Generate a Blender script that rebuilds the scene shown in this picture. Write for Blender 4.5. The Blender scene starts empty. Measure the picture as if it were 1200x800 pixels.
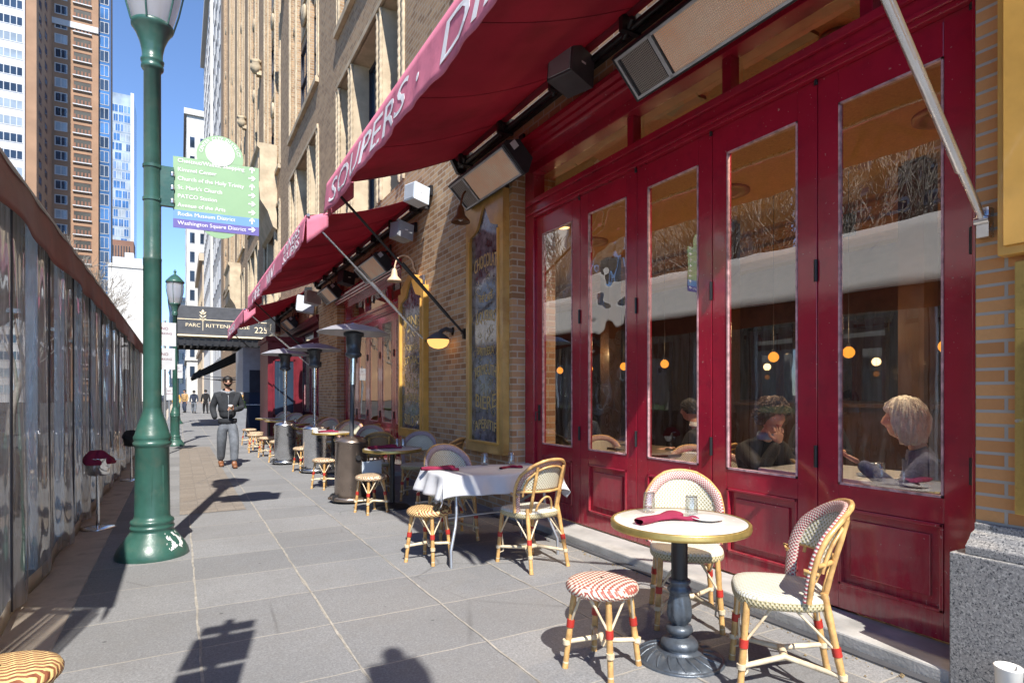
import bpy, bmesh, math, random
from math import sin, cos, pi, radians, sqrt, atan2, exp
from mathutils import Vector, Matrix, noise as mnoise
random.seed(7)
SC = bpy.context.scene
COL = SC.collection
R = random.uniform

# ------------------------------------------------------------------ materials
MATS = {}
def nodes(name):
    m = bpy.data.materials.new(name); m.use_nodes = True
    nt = m.node_tree; nt.nodes.clear()
    out = nt.nodes.new('ShaderNodeOutputMaterial')
    MATS[name] = m
    return m, nt, out
class NT:
    def __init__(s, nt): s.nt = nt
    def n(s, t, **k):
        nd = s.nt.nodes.new('ShaderNode' + t)
        for a, b in k.items():
            if a in nd.inputs: nd.inputs[a].default_value = b
            else: setattr(nd, a, b)
        return nd
    def l(s, a, b): s.nt.links.new(a, b)
    def math(s, op, a, b=None, c=None):
        nd = s.nt.nodes.new('ShaderNodeMath'); nd.operation = op
        for i, v in enumerate((a, b, c)):
            if v is None: continue
            if isinstance(v, (int, float)): nd.inputs[i].default_value = v
            else: s.l(v, nd.inputs[i])
        return nd.outputs[0]
    def mix(s, f, a, b, bt='MIX'):
        nd = s.nt.nodes.new('ShaderNodeMix'); nd.data_type = 'RGBA'; nd.blend_type = bt
        for i, v in ((0, f), (6, a), (7, b)):
            if isinstance(v, (int, float)): nd.inputs[i].default_value = v
            elif isinstance(v, tuple): nd.inputs[i].default_value = (*v[:3], 1)
            else: s.l(v, nd.inputs[i])
        return nd.outputs[2]
    def ramp(s, f, p0, p1, c0=(0, 0, 0), c1=(1, 1, 1)):
        nd = s.nt.nodes.new('ShaderNodeValToRGB')
        nd.color_ramp.elements[0].position = p0; nd.color_ramp.elements[1].position = p1
        nd.color_ramp.elements[0].color = (*c0, 1); nd.color_ramp.elements[1].color = (*c1, 1)
        s.l(f, nd.inputs[0]); return nd.outputs[0]
    def noise(s, co, scale, detail=4, rough=.55):
        nd = s.n('TexNoise', Scale=scale, Detail=detail, Roughness=rough)
        if co is not None: s.l(co, nd.inputs['Vector'])
        return nd.outputs['Fac']
    def co(s, kind='Object'):
        return s.n('TexCoord').outputs[kind]
    def bump(s, h, strength=.3, dist=.01):
        b = s.n('Bump', Strength=strength, Distance=dist); s.l(h, b.inputs['Height']); return b.outputs[0]

def M(name, col, rough=.5, metal=0., var=.18, scale=6., bump=.0, bscale=60., coat=0., spec=.5, dirt=None, dirtamt=.5, dscale=3., trans=0.):
    m, nt, out = nodes(name); t = NT(nt)
    p = t.n('BsdfPrincipled'); t.l(p.outputs[0], out.inputs[0])
    co = t.co()
    n = t.noise(co, scale, 5)
    lo = tuple(c * (1 - var) for c in col); hi = tuple(min(1, c * (1 + var)) for c in col)
    c = t.mix(t.ramp(n, .3, .7), lo, hi)
    if dirt:
        d = t.ramp(t.noise(co, dscale, 8, .65), .52, .68)
        c = t.mix(t.math('MULTIPLY', d, dirtamt), c, dirt)
    t.l(c, p.inputs['Base Color'])
    t.l(t.math('ADD', t.math('MULTIPLY', t.noise(co, scale * 2.3, 3), .16 if rough > .1 else .04), max(0, rough - .08)), p.inputs['Roughness'])
    p.inputs['Metallic'].default_value = metal
    p.inputs['Coat Weight'].default_value = coat; p.inputs['Coat Roughness'].default_value = .08
    p.inputs['Specular IOR Level'].default_value = spec
    if bump: t.l(t.bump(t.noise(co, bscale, 4), bump), p.inputs['Normal'])
    if trans:
        tr = t.n('BsdfTranslucent'); t.l(c, tr.inputs[0])
        mx = t.n('MixShader', Fac=trans); t.l(p.outputs[0], mx.inputs[1]); t.l(tr.outputs[0], mx.inputs[2]); t.l(mx.outputs[0], out.inputs[0])
    return m

def brick_mat(name, c1, c2, mortar, bw=.215, bh=.077, ms=.009, dark=.35, xs=1.):
    m, nt, out = nodes(name); t = NT(nt)
    p = t.n('BsdfPrincipled', Roughness=.85); t.l(p.outputs[0], out.inputs[0])
    sp = t.n('SeparateXYZ'); t.l(t.co(), sp.inputs[0])
    cb = t.n('CombineXYZ'); t.l(t.math('ADD', sp.outputs[0], sp.outputs[1]), cb.inputs[0]); t.l(sp.outputs[2], cb.inputs[1])
    b = t.n('TexBrick', Scale=1., **{'Mortar Size': ms, 'Brick Width': bw, 'Row Height': bh, 'Mortar Smooth': .15, 'Bias': 0.})
    b.inputs['Color1'].default_value = (0, 0, 0, 1); b.inputs['Color2'].default_value = (1, 1, 1, 1); b.inputs['Mortar'].default_value = (.5, .5, .5, 1)
    t.l(cb.outputs[0], b.inputs['Vector'])
    f = t.ramp(b.outputs['Color'], .1, .9)
    c = t.mix(f, c1, c2)
    dk = t.ramp(b.outputs['Color'], .0, .22, (1, 1, 1), (0, 0, 0))
    c = t.mix(t.math('MULTIPLY', dk, dark), c, tuple(v * .35 for v in c1))
    c = t.mix(t.math('MULTIPLY', t.noise(t.co(), 45, 4), .5), c, tuple(v * .6 for v in c2))
    c = t.mix(t.math('MULTIPLY', t.ramp(t.noise(t.co(), .9, 6, .7), .45, .75), .35), c, tuple(v * .6 for v in c1))
    c = t.mix(b.outputs['Fac'], c, mortar)
    t.l(c, p.inputs['Base Color'])
    h = t.math('ADD', t.math('SUBTRACT', 1, b.outputs['Fac']), t.math('MULTIPLY', t.noise(t.co(), 120, 3), .25))
    t.l(t.bump(h, .6, .006), p.inputs['Normal'])
    return m

def weave_mat(name, ca, cb_, su, sv, kind='check', rough=.45, cc=None):
    """woven plastic cane: pattern in UV metres"""
    m, nt, out = nodes(name); t = NT(nt)
    p = t.n('BsdfPrincipled', Roughness=rough); t.l(p.outputs[0], out.inputs[0])
    uv = t.n('UVMap'); sp = t.n('SeparateXYZ'); t.l(uv.outputs[0], sp.inputs[0])
    u = t.math('MULTIPLY', sp.outputs[0], su); v = t.math('MULTIPLY', sp.outputs[1], sv)
    su_ = t.math('SINE', t.math('MULTIPLY', u, 2 * pi)); sv_ = t.math('SINE', t.math('MULTIPLY', v, 2 * pi))
    pr = t.math('MULTIPLY', su_, sv_)
    if kind == 'check': f = t.ramp(pr, -.08 + .5 - .5, .08)
    elif kind == 'dots': f = t.ramp(pr, .25, .45)
    elif kind == 'chev':
        z = t.math('MULTIPLY', t.math('PINGPONG', t.math('MULTIPLY', u, 1.0), .5), .7)
        w = t.math('FRACT', t.math('ADD', v, z)); f = t.ramp(t.math('ABSOLUTE', t.math('SUBTRACT', w, .5)), .23, .27)
    elif kind == 'hatch':
        w = t.math('FRACT', t.math('ADD', t.math('MULTIPLY', v, 1.), t.math('PINGPONG', u, .5)))
        f = t.ramp(t.math('ABSOLUTE', t.math('SUBTRACT', w, .5)), .12, .2)
    c = t.mix(f, ca, cb_)
    if cc:
        c = t.mix(t.ramp(t.noise(t.co(), 9, 3), .55, .6), c, cc)
    c = t.mix(t.math('MULTIPLY', t.noise(t.co(), 30, 3), .35), c, tuple(x * .55 for x in ca))
    t.l(c, p.inputs['Base Color'])
    t.l(t.bump(pr, .55, .003), p.inputs['Normal'])
    return m

def glass_mat(name, base=.07, gain=.95, power=3.2, tint=(.93, .95, .95), wav=.0, rough=0.):
    m, nt, out = nodes(name); t = NT(nt)
    lw = t.n('LayerWeight', Blend=.5)
    f = t.math('MINIMUM', t.math('ADD', base, t.math('MULTIPLY', t.math('POWER', lw.outputs['Facing'], power), gain)), 1.)
    tr = t.n('BsdfTransparent', Color=(*tint, 1)); gl = t.n('BsdfGlossy', Roughness=rough)
    if wav:
        b = t.bump(t.noise(t.co(), 1.7, 2), wav, .05)
        t.l(b, gl.inputs['Normal'])
    mx = t.n('MixShader'); t.l(f, mx.inputs[0]); t.l(tr.outputs[0], mx.inputs[1]); t.l(gl.outputs[0], mx.inputs[2])
    t.l(mx.outputs[0], out.inputs[0]); return m

def emit_mat(name, col, st):
    m, nt, out = nodes(name); t = NT(nt)
    e = t.n('Emission', Strength=st); 
    c = t.mix(t.noise(t.co(), 8), col, tuple(x * .8 for x in col)); t.l(c, e.inputs[0]); t.l(e.outputs[0], out.inputs[0]); return m

M('paint_red', (.36, .012, .034), .2, var=.15, scale=2.2, coat=.7, bump=.16, bscale=14, dirt=(.24, .01, .03), dirtamt=.6, dscale=9)
M('paint_red_dull_shaded', (.15, .012, .022), .4, var=.2, bump=.2)  # dull red; on the vestibule it carries the awning's shade
M('green_paint', (.03, .095, .075), .34, var=.22, scale=5, coat=.2, bump=.25, bscale=18, dirt=(.10, .12, .09), dirtamt=.35, dscale=6)
M('white_wear', (.75, .76, .74), .7)
M('stone_cream', (.52, .42, .29), .8, var=.25, scale=2, bump=.3, bscale=20, dirt=(.3, .22, .14), dirtamt=.4, dscale=1.5)
M('stone_grey', (.36, .37, .39), .5, var=.12)
M('stone_step', (.40, .39, .37), .8, var=.2, scale=4, bump=.3, dirt=(.2, .19, .17), dirtamt=.4)
M('kerb_stone', (.50, .43, .35), .85, var=.25, scale=3, bump=.3, dirt=(.14, .12, .1), dirtamt=.6)
M('fabric_maroon', (.31, .048, .075), .85, var=.16, scale=1.3, bump=.25, bscale=350, trans=.52, dirt=(.2, .04, .05), dirtamt=.6, dscale=1.2)
M('fabric_maroon_sunlit', (.80, .26, .37), .85, var=.1, scale=3, bump=.2, bscale=350, trans=.3, dirt=(.3, .05, .1), dirtamt=.25, dscale=5)  # maroon canvas lightened to pink: sunlight on the valance put into its colour
M('letter_white', (.85, .83, .84), .7, var=.05)
M('black_metal', (.02, .02, .022), .4, var=.3)
M('black_fabric', (.015, .016, .02), .8, var=.3, bump=.2)
M('dark_grey', (.07, .072, .08), .45, var=.2)
M('steel', (.62, .63, .65), .28, metal=1., var=.1, bump=.04, bscale=10)
M('steel_bright', (.72, .73, .75), .16, metal=1., var=.08)
M('reflector_metal', (.50, .50, .53), .45, metal=.45, var=.1)
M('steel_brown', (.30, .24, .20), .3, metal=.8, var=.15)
M('galvanised', (.5, .52, .55), .4, metal=.8, var=.15)
M('brass', (.55, .40, .13), .35, metal=.75, var=.2, scale=12, dirt=(.2, .13, .04), dirtamt=.5, dscale=12)
M('cast_iron', (.085, .1, .12), .38, metal=.4, var=.3, scale=14, bump=.2, bscale=60)
M('marble', (.76, .72, .66), .25, var=.06, scale=6, coat=.3, dirt=(.6, .55, .48), dirtamt=.4, dscale=20)
M('cloth_white', (.70, .70, .72), .85, var=.05, bump=.15, bscale=300, trans=.25)
M('napkin', (.22, .01, .045), .85, var=.2, bump=.3, bscale=200)
M('rattan', (.56, .33, .12), .38, var=.35, scale=14, coat=.2, bump=.15, dirt=(.25, .11, .03), dirtamt=.5, dscale=16)
M('rattan_pale', (.66, .55, .38), .45, var=.2, scale=14, bump=.15, dirt=(.4, .25, .1), dirtamt=.4, dscale=12)
M('binding_red', (.42, .03, .02), .4, var=.2)
M('wood_yellow', (.58, .35, .11), .4, var=.25, scale=3, coat=.3, bump=.15, bscale=20, dirt=(.35, .14, .02), dirtamt=.5, dscale=4)
M('wood_gold', (.68, .37, .08), .38, var=.2, scale=3, coat=.3, bump=.1, bscale=20)
M('gold', (.58, .42, .16), .4, metal=.2, var=.2, scale=20)
M('slate_glass', (.12, .12, .145), .12, var=.9, scale=9, coat=.4, spec=.9)
M('gold_cream', (.85, .72, .5), .6, var=.05)
M('sign_green', (.24, .39, .22), .5, var=.04)
M('sign_blue', (.13, .28, .56), .5, var=.04)
M('sign_purple', (.12, .10, .34), .5, var=.04)
M('sign_back', (.4, .42, .42), .5, metal=.5)
M('valance_brown', (.21, .06, .045), .6, var=.25, scale=2.5, bump=.2, bscale=100, dirt=(.09, .04, .04), dirtamt=.5)
M('canvas_white', (.72, .71, .68), .8, var=.05, trans=.2)
M('canvas_beige', (.62, .56, .47), .8, var=.1, trans=.3)
M('navy_dark', (.018, .02, .035), .6, var=.3)
M('skin', (.60, .33, .23), .5, var=.1, scale=10)
M('lip', (.45, .13, .11), .45)
M('eye_dark', (.02, .015, .01), .1)
M('eye_white', (.8, .8, .8), .2)
M('hair_brown', (.07, .035, .018), .55, var=.5, scale=40, bump=.8, bscale=90)
M('hair_dark', (.012, .01, .009), .5, var=.4, scale=40, bump=.6, bscale=90)
M('hair_silver', (.88, .80, .66), .5, var=.2, scale=30, bump=.9, bscale=80)
M('jacket_grey', (.022, .025, .031), .85, var=.25, scale=12, bump=.9, bscale=9)
M('hood_grey', (.2, .21, .23), .85)
M('trouser_grey', (.13, .145, .17), .85, var=.3, scale=10, bump=1., bscale=10)
M('boot_brown', (.2, .08, .035), .5)
M('cloth_black', (.012, .012, .014), .8, var=.3)
M('cloth_navy', (.03, .04, .07), .85, var=.3)
M('cloth_blue_knit', (.10, .12, .22), .85, var=.35, scale=30, bump=.6, bscale=60)
M('cloth_light_blue', (.28, .38, .5), .85)
M('cloth_tan', (.45, .28, .12), .85)
M('cloth_maroon', (.08, .02, .03), .85)
M('paper_cup', (.8, .78, .72), .6, var=.04)
M('cup_sleeve', (.3, .18, .09), .8)
M('ceramic_blue', (.35, .48, .66), .15, coat=.5, var=.05)
M('ceramic_white', (.82, .82, .8), .15, coat=.5, var=.03)
M('wood_dark', (.05, .025, .012), .35, var=.4, scale=5, coat=.3)
M('plaster_gold', (.36, .215, .07), .6, var=.22, scale=40, bump=.5, bscale=50)
M('beam_gold', (.34, .18, .06), .4, var=.2, scale=8)
M('floor_dark', (.10, .09, .08), .4, var=.3)
M('mirror_dark', (.1, .1, .1), .05, metal=.9)
M('vent_metal', (.22, .16, .09), .5, metal=.3)
M('plastic_grey', (.32, .34, .37), .4, var=.08)
M('plastic_white', (.62, .68, .74), .4, var=.08)
M('speaker_black', (.02, .022, .028), .5, var=.3)
M('lamp_cream', (.66, .5, .34), .5, var=.1)
M('lamp_brown', (.16, .07, .03), .5, var=.2)
M('bark', (.30, .275, .245), .9, var=.4, scale=4, bump=.6, bscale=15)
M('leaf_green', (.05, .10, .025), .6, var=.5)
M('joint_sealant', (.33, .305, .265), .9, var=.3, scale=12, bump=.4, dirt=(.22, .2, .17), dirtamt=.9, dscale=5)
M('asphalt', (.06, .06, .062), .9, var=.2, scale=2, bump=.3)
M('lawn', (.05, .09, .03), .9, var=.4, scale=1.5)
M('white_wall', (.66, .66, .65), .8, var=.04, scale=.1)
M('white_far', (.58, .57, .54), .8, var=.06, scale=.05)
M('tan_far', (.55, .45, .34), .8, var=.08, scale=.05)
M('brick_far', (.33, .20, .125), .85, var=.14, scale=.35)
M('brick_far_dark', (.22, .115, .08), .85, var=.12, scale=.3)
M('window_far', (.03, .05, .085), .08, var=.6, scale=.15, spec=.9)
M('window_pale', (.3, .36, .42), .15, var=.5, scale=.12, spec=.9)
M('balcony_dark', (.04, .04, .035), .6, var=.5, scale=.4)
M('glass_tower_blue', (.06, .16, .36), .08, var=.7, scale=.09, spec=1.)
M('frame_white', (.52, .53, .55), .6, var=.05)
M('orange_heat', (.75, .42, .22), .35, metal=.2, var=.12, scale=6)
M('dash_cone', (.7, .05, .03), .5)
glass_mat('restaurant_glass', .27, .73, 3.2, (.9, .92, .92), .025)
glass_mat('clear_glass', .22, .78, 2.5, (.86, .88, .88))
glass_mat('vinyl', .10, .9, 2.4, (.88, .87, .86), .25, .04)
emit_mat('globe_amber', (1., .32, .03), 1.1)
emit_mat('lamp_amber', (1., .50, .15), .9)
emit_mat('added_ceiling_lamp', (1., .5, .16), 2.)  # glowing disc of the added dining room fill lamps
brick_mat('brick_wall', (.40, .205, .095), (.66, .42, .225), (.54, .46, .35))
brick_mat('brick_orange', (.60, .26, .09), (.74, .37, .14), (.42, .38, .33), .27, .067, .008, .2)
brick_mat('brick_upper', (.33, .195, .105), (.53, .35, .20), (.42, .36, .28))
nt = MATS['vinyl'].node_tree; t = NT(nt); sf = nt.nodes['Material Output'].inputs[0].links[0].from_socket
hz = t.n('BsdfTranslucent', Color=(.8, .8, .8, 1)); dfz = t.n('BsdfDiffuse', Color=(.8, .8, .8, 1)); hm = t.n('MixShader', Fac=.5); t.l(hz.outputs[0], hm.inputs[1]); t.l(dfz.outputs[0], hm.inputs[2])
mm = t.n('MixShader'); mp_ = t.n('Mapping'); mp_.inputs['Scale'].default_value = (1, 2.5, .35); t.l(t.co(), mp_.inputs[0])
t.l(t.math('ADD', t.math('MULTIPLY', t.ramp(t.noise(mp_.outputs[0], 3, 5), .38, .7), .5), .14), mm.inputs[0]); t.l(sf, mm.inputs[1]); t.l(hm.outputs[0], mm.inputs[2]); t.l(mm.outputs[0], nt.nodes['Material Output'].inputs[0])
nt = MATS['paint_red'].node_tree; t = NT(nt); pb = [n for n in nt.nodes if n.type == 'BSDF_PRINCIPLED'][0]; src = pb.inputs['Base Color'].links[0].from_socket
sz = t.n('SeparateXYZ'); t.l(t.co(), sz.inputs[0]); mq = t.n('Mapping'); mq.inputs['Scale'].default_value = (1, 1, .25); t.l(t.co(), mq.inputs[0])
fz = t.math('MULTIPLY', t.ramp(sz.outputs[2], .05, .75, (1, 1, 1), (0, 0, 0)), t.ramp(t.noise(mq.outputs[0], 16, 6, .7), .38, .7))
c1_ = t.mix(t.math('MULTIPLY', fz, .5), src, (.34, .22, .18)); ch = t.ramp(t.noise(t.co(), 38, 3, .6), .70, .715); c2_ = t.mix(t.math('MULTIPLY', ch, .6), c1_, (.5, .3, .28)); t.l(c2_, pb.inputs['Base Color'])
# frosted lantern glass
m, nt, out = nodes('frosted'); t = NT(nt)
p = t.n('BsdfPrincipled', Roughness=.35); p.inputs['Base Color'].default_value = (.6, .6, .62, 1)
tr = t.n('BsdfTranslucent', Color=(.7, .7, .72, 1)); tp = t.n('BsdfTransparent')
mx = t.n('MixShader', Fac=.5); t.l(p.outputs[0], mx.inputs[1]); t.l(tr.outputs[0], mx.inputs[2])
mx2 = t.n('MixShader', Fac=.25); t.l(mx.outputs[0], mx2.inputs[1]); t.l(tp.outputs[0], mx2.inputs[2]); t.l(mx2.outputs[0], out.inputs[0])
# granite
m, nt, out = nodes('granite'); t = NT(nt)
p = t.n('BsdfPrincipled', Roughness=.5); t.l(p.outputs[0], out.inputs[0])
v = t.n('TexVoronoi', Scale=160.); t.l(t.co(), v.inputs[0])
n1 = t.ramp(t.noise(t.co(), 110, 3), .42, .58, (.035, .04, .05), (.42, .41, .39))
c = t.mix(t.ramp(v.outputs['Color'], .25, .7), n1, (.25, .245, .24)); t.l(c, p.inputs['Base Color'])
# heater grille
m, nt, out = nodes('heat_grille'); t = NT(nt)
p = t.n('BsdfPrincipled', Roughness=.35); t.l(p.outputs[0], out.inputs[0])
uv = t.n('UVMap'); sp = t.n('SeparateXYZ'); t.l(uv.outputs[0], sp.inputs[0])
a = t.math('SINE', t.math('MULTIPLY', sp.outputs[0], 420)); b = t.math('SINE', t.math('MULTIPLY', sp.outputs[1], 420))
g = t.math('MAXIMUM', a, b); f = t.ramp(g, .55, .8)
t.l(t.mix(f, t.mix(t.ramp(t.noise(t.co(), 3), .35, .65), (.85, .42, .22), (.85, .72, .58)), (.5, .47, .43)), p.inputs['Base Color'])
t.l(t.bump(g, .6, .004), p.inputs['Normal'])
p.inputs['Emission Color'].default_value = (1., .62, .38, 1); p.inputs['Emission Strength'].default_value = .05
# sidewalk slabs
def slab_mat(name, c1, c2, mort, bw, bh, ms, offx=0., offy=0., stain=1.):
    m, nt, out = nodes(name); t = NT(nt)
    p = t.n('BsdfPrincipled', Roughness=.82); t.l(p.outputs[0], out.inputs[0])
    mp = t.n('Mapping'); mp.inputs['Location'].default_value = (offx, offy, 0); t.l(t.co(), mp.inputs[0])
    b = t.n('TexBrick', offset=0., Scale=1., **{'Mortar Size': ms, 'Brick Width': bw, 'Row Height': bh, 'Mortar Smooth': .3, 'Bias': 0.})
    b.inputs['Color1'].default_value = (*c1, 1); b.inputs['Color2'].default_value = (*c2, 1); b.inputs['Mortar'].default_value = (*mort, 1)
    wob = t.noise(t.co(), 3, 3)
    va = t.n('VectorMath', operation='ADD'); t.l(mp.outputs[0], va.inputs[0])
    cb = t.n('CombineXYZ'); t.l(t.math('MULTIPLY', t.math('SUBTRACT', wob, .5), .05), cb.inputs[0]); t.l(t.math('MULTIPLY', t.math('SUBTRACT', t.noise(t.co(), 4, 3), .5), .03), cb.inputs[1])
    t.l(cb.outputs[0], va.inputs[1]); t.l(va.outputs[0], b.inputs['Vector'])
    c = b.outputs['Color']
    sp = t.noise(t.co(), 75, 6, .8)
    c = t.mix(t.ramp(sp, .40, .60), t.mix(.55, c, (.07, .07, .075)), c)
    sp2 = t.noise(t.co(), 24, 6, .8); c = t.mix(t.math('MULTIPLY', t.ramp(sp2, .36, .58, (1, 1, 1), (0, 0, 0)), .35), c, (.12, .12, .125))
    wv = t.n('TexVoronoi', feature='DISTANCE_TO_EDGE', Scale=.55, Randomness=1.); t.l(va.outputs[0], wv.inputs[0])
    ck = t.math('MULTIPLY', t.ramp(wv.outputs['Distance'], .002, .006, (1, 1, 1), (0, 0, 0)), t.ramp(t.noise(t.co(), .7, 2), .52, .6)); c = t.mix(t.math('MULTIPLY', ck, .7), c, (.1, .1, .1))
    c = t.mix(t.math('MULTIPLY', t.ramp(t.noise(t.co(), 110, 3, .7), .62, .68), .55), c, (.6, .58, .55))
    big = t.ramp(t.noise(t.co(), .9, 7, .65), .35, .7); c = t.mix(t.math('MULTIPLY', big, .38 * stain), c, (.14, .138, .135))
    med = t.ramp(t.noise(t.co(), 5, 6, .7), .5, .72); c = t.mix(t.math('MULTIPLY', med, .3 * stain), c, (.17, .16, .15))
    vo = t.n('TexVoronoi', Scale=3.6, Randomness=1.); t.l(t.co(), vo.inputs[0])
    spots = t.ramp(vo.outputs['Distance'], .035, .055, (1, 1, 1), (0, 0, 0)); c = t.mix(t.math('MULTIPLY', spots, .8), c, (.07, .07, .07))
    vo2 = t.n('TexVoronoi', Scale=1.1, Randomness=1.); mp2 = t.n('Mapping'); mp2.inputs['Location'].default_value = (3.3, 7.1, 0); t.l(t.co(), mp2.inputs[0]); t.l(mp2.outputs[0], vo2.inputs[0])
    c = t.mix(t.ramp(vo2.outputs['Distance'], .018, .026, (1, 1, 1), (0, 0, 0)), c, (.6, .6, .6))
    c = t.mix(t.math('MULTIPLY', b.outputs['Fac'], t.math('ADD', .05, t.math('MULTIPLY', t.noise(t.co(), 2.2, 4), .9))), c, mort)
    t.l(c, p.inputs['Base Color'])
    h = t.math('ADD', t.math('MULTIPLY', t.math('SUBTRACT', 1, b.outputs['Fac']), 1.), t.math('MULTIPLY', t.noise(t.co(), 200, 4), .5))
    t.l(t.bump(h, .45, .006), p.inputs['Normal'])
    return m
slab_mat('slab', (.25, .253, .258), (.345, .347, .35), (.38, .355, .31), .725, .695, .0065, -.1 + .0, -3.08 + .695 * 0)
slab_mat('paver', (.27, .215, .16), (.36, .30, .235), (.2, .17, .14), .2, .1, .006, stain=.5)

# ------------------------------------------------------------------ mesh builder
class MB:
    def __init__(s): s.v = []; s.f = []; s.mi = []; s.uv = []; s.sm = []
    def add(s, vs, fs, mi=0, uvs=None, sm=False):
        o = len(s.v); s.v += [tuple(v) for v in vs]
        for k, f in enumerate(fs):
            s.f.append(tuple(i + o for i in f)); s.mi.append(mi); s.sm.append(sm)
            s.uv.append([uvs[i] for i in f] if uvs else None)
        return s
    def box(s, x0, x1, y0, y1, z0, z1, mi=0, mt=None):
        vs = [Vector((x, y, z)) for z in (z0, z1) for y in (y0, y1) for x in (x0, x1)]
        if mt: vs = [mt @ v for v in vs]
        return s.add(vs, [(0, 2, 3, 1), (4, 5, 7, 6), (0, 1, 5, 4), (2, 6, 7, 3), (0, 4, 6, 2), (1, 3, 7, 5)], mi)
    def tube(s, pts, r, n=8, mi=0, cap=True, close=False, uvm=False):
        pts = [Vector(p) for p in pts]; N = len(pts)
        rs = r if isinstance(r, (list, tuple)) else [r] * N
        vs = []; uvs = []; d0 = None; L = 0
        for i, p in enumerate(pts):
            a = pts[i - 1] if (i > 0 or close) else p; b = pts[(i + 1) % N] if (i < N - 1 or close) else p
            d = (b - a).normalized() if (b - a).length > 1e-9 else Vector((0, 0, 1))
            if d0 is None: e = d.orthogonal().normalized()
            else:
                e = (e - d * e.dot(d)); e = e.normalized() if e.length > 1e-6 else d.orthogonal().normalized()
            d0 = d; g = d.cross(e)
            if i: L += (p - pts[i - 1]).length
            for k in range(n):
                an = 2 * pi * k / n; vs.append(p + (e * cos(an) + g * sin(an)) * rs[i]); uvs.append((rs[i] * an, L))
        fs = []
        for i in range(N if close else N - 1):
            for k in range(n):
                j = (i + 1) % N
                fs.append((i * n + k, i * n + (k + 1) % n, j * n + (k + 1) % n, j * n + k))
        s.add(vs, fs, mi, uvs, True)
        if cap and not close:
            s.add(vs[:n], [tuple(range(n))[::-1]], mi); s.add(vs[-n:], [tuple(range(n))], mi)
        return s
    def lathe(s, prof, n=24, mi=0, c=(0, 0, 0), mod=None, cap=False, sm=True):
        vs = []; uvs = []
        L = 0
        for i, (r, z) in enumerate(prof):
            if i: L += sqrt((r - prof[i - 1][0]) ** 2 + (z - prof[i - 1][1]) ** 2)
            for k in range(n):
                a = 2 * pi * k / n; rr = r if not mod else r + mod(r, z, a)
                vs.append((c[0] + rr * cos(a), c[1] + rr * sin(a), c[2] + z)); uvs.append((a * max(r, .01), L))
        fs = [(i * n + k, i * n + (k + 1) % n, (i + 1) * n + (k + 1) % n, (i + 1) * n + k) for i in range(len(prof) - 1) for k in range(n)]
        s.add(vs, fs, mi, uvs, sm)
        if cap: s.add(vs[:n], [tuple(range(n))[::-1]], mi); s.add(vs[-n:], [tuple(range(n))], mi)
        return s
    def grid(s, fn, nu, nv, mi=0, uvs=1., su=1., flip=False, uvfn=None):
        vs = [fn(i / nu, j / nv) for j in range(nv + 1) for i in range(nu + 1)]
        uv = [((uvfn(i / nu, j / nv)) if uvfn else (i / nu * su, j / nv * uvs)) for j in range(nv + 1) for i in range(nu + 1)]
        fs = []
        for j in range(nv):
            for i in range(nu):
                q = (j * (nu + 1) + i, j * (nu + 1) + i + 1, (j + 1) * (nu + 1) + i + 1, (j + 1) * (nu + 1) + i)
                fs.append(q[::-1] if flip else q)
        return s.add(vs, fs, mi, uv, True)
    def prism(s, poly, fn, d0, d1, mi=0, mi2=None):
        """poly in 2D; fn(a,b,d)->3D"""
        n = len(poly); vs = [fn(a, b, d0) for a, b in poly] + [fn(a, b, d1) for a, b in poly]
        fs = [tuple(range(n))[::-1], tuple(range(n, 2 * n))]
        s.add(vs, fs, mi)
        s.add(vs, [(i, (i + 1) % n, n + (i + 1) % n, n + i) for i in range(n)], mi if mi2 is None else mi2)
        return s
    def build(s, name, mats, parent=None, bevel=0, solid=0, loc=None, sub=0, fixn=False):
        me = bpy.data.meshes.new(name); me.from_pydata(s.v, [], s.f)
        mats = mats if isinstance(mats, (list, tuple)) else [mats]
        for m in mats: me.materials.append(MATS[m])
        me.polygons.foreach_set('material_index', s.mi); me.polygons.foreach_set('use_smooth', s.sm)
        if any(s.uv):
            l = me.uv_layers.new(name='UVMap'); k = 0; arr = []
            for f, u in zip(s.f, s.uv):
                for q in range(len(f)): arr += list(u[q]) if u else [0., 0.]
            l.data.foreach_set('uv', arr)
        me.update()
        if fixn:
            bm = bmesh.new(); bm.from_mesh(me); bmesh.ops.remove_doubles(bm, verts=bm.verts, dist=1e-5); bmesh.ops.recalc_face_normals(bm, faces=bm.faces); bm.to_mesh(me); bm.free()
        o = bpy.data.objects.new(name, me); COL.objects.link(o)
        if parent: o.parent = parent
        if loc: o.location = loc
        if bevel:
            b = o.modifiers.new('bevel', 'BEVEL'); b.width = bevel; b.segments = 2; b.limit_method = 'ANGLE'; b.angle_limit = radians(40)
        if solid:
            q = o.modifiers.new('solid', 'SOLIDIFY'); q.thickness = solid; q.offset = 0
        if sub:
            q = o.modifiers.new('sub', 'SUBSURF'); q.levels = sub; q.render_levels = sub
        return o

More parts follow.
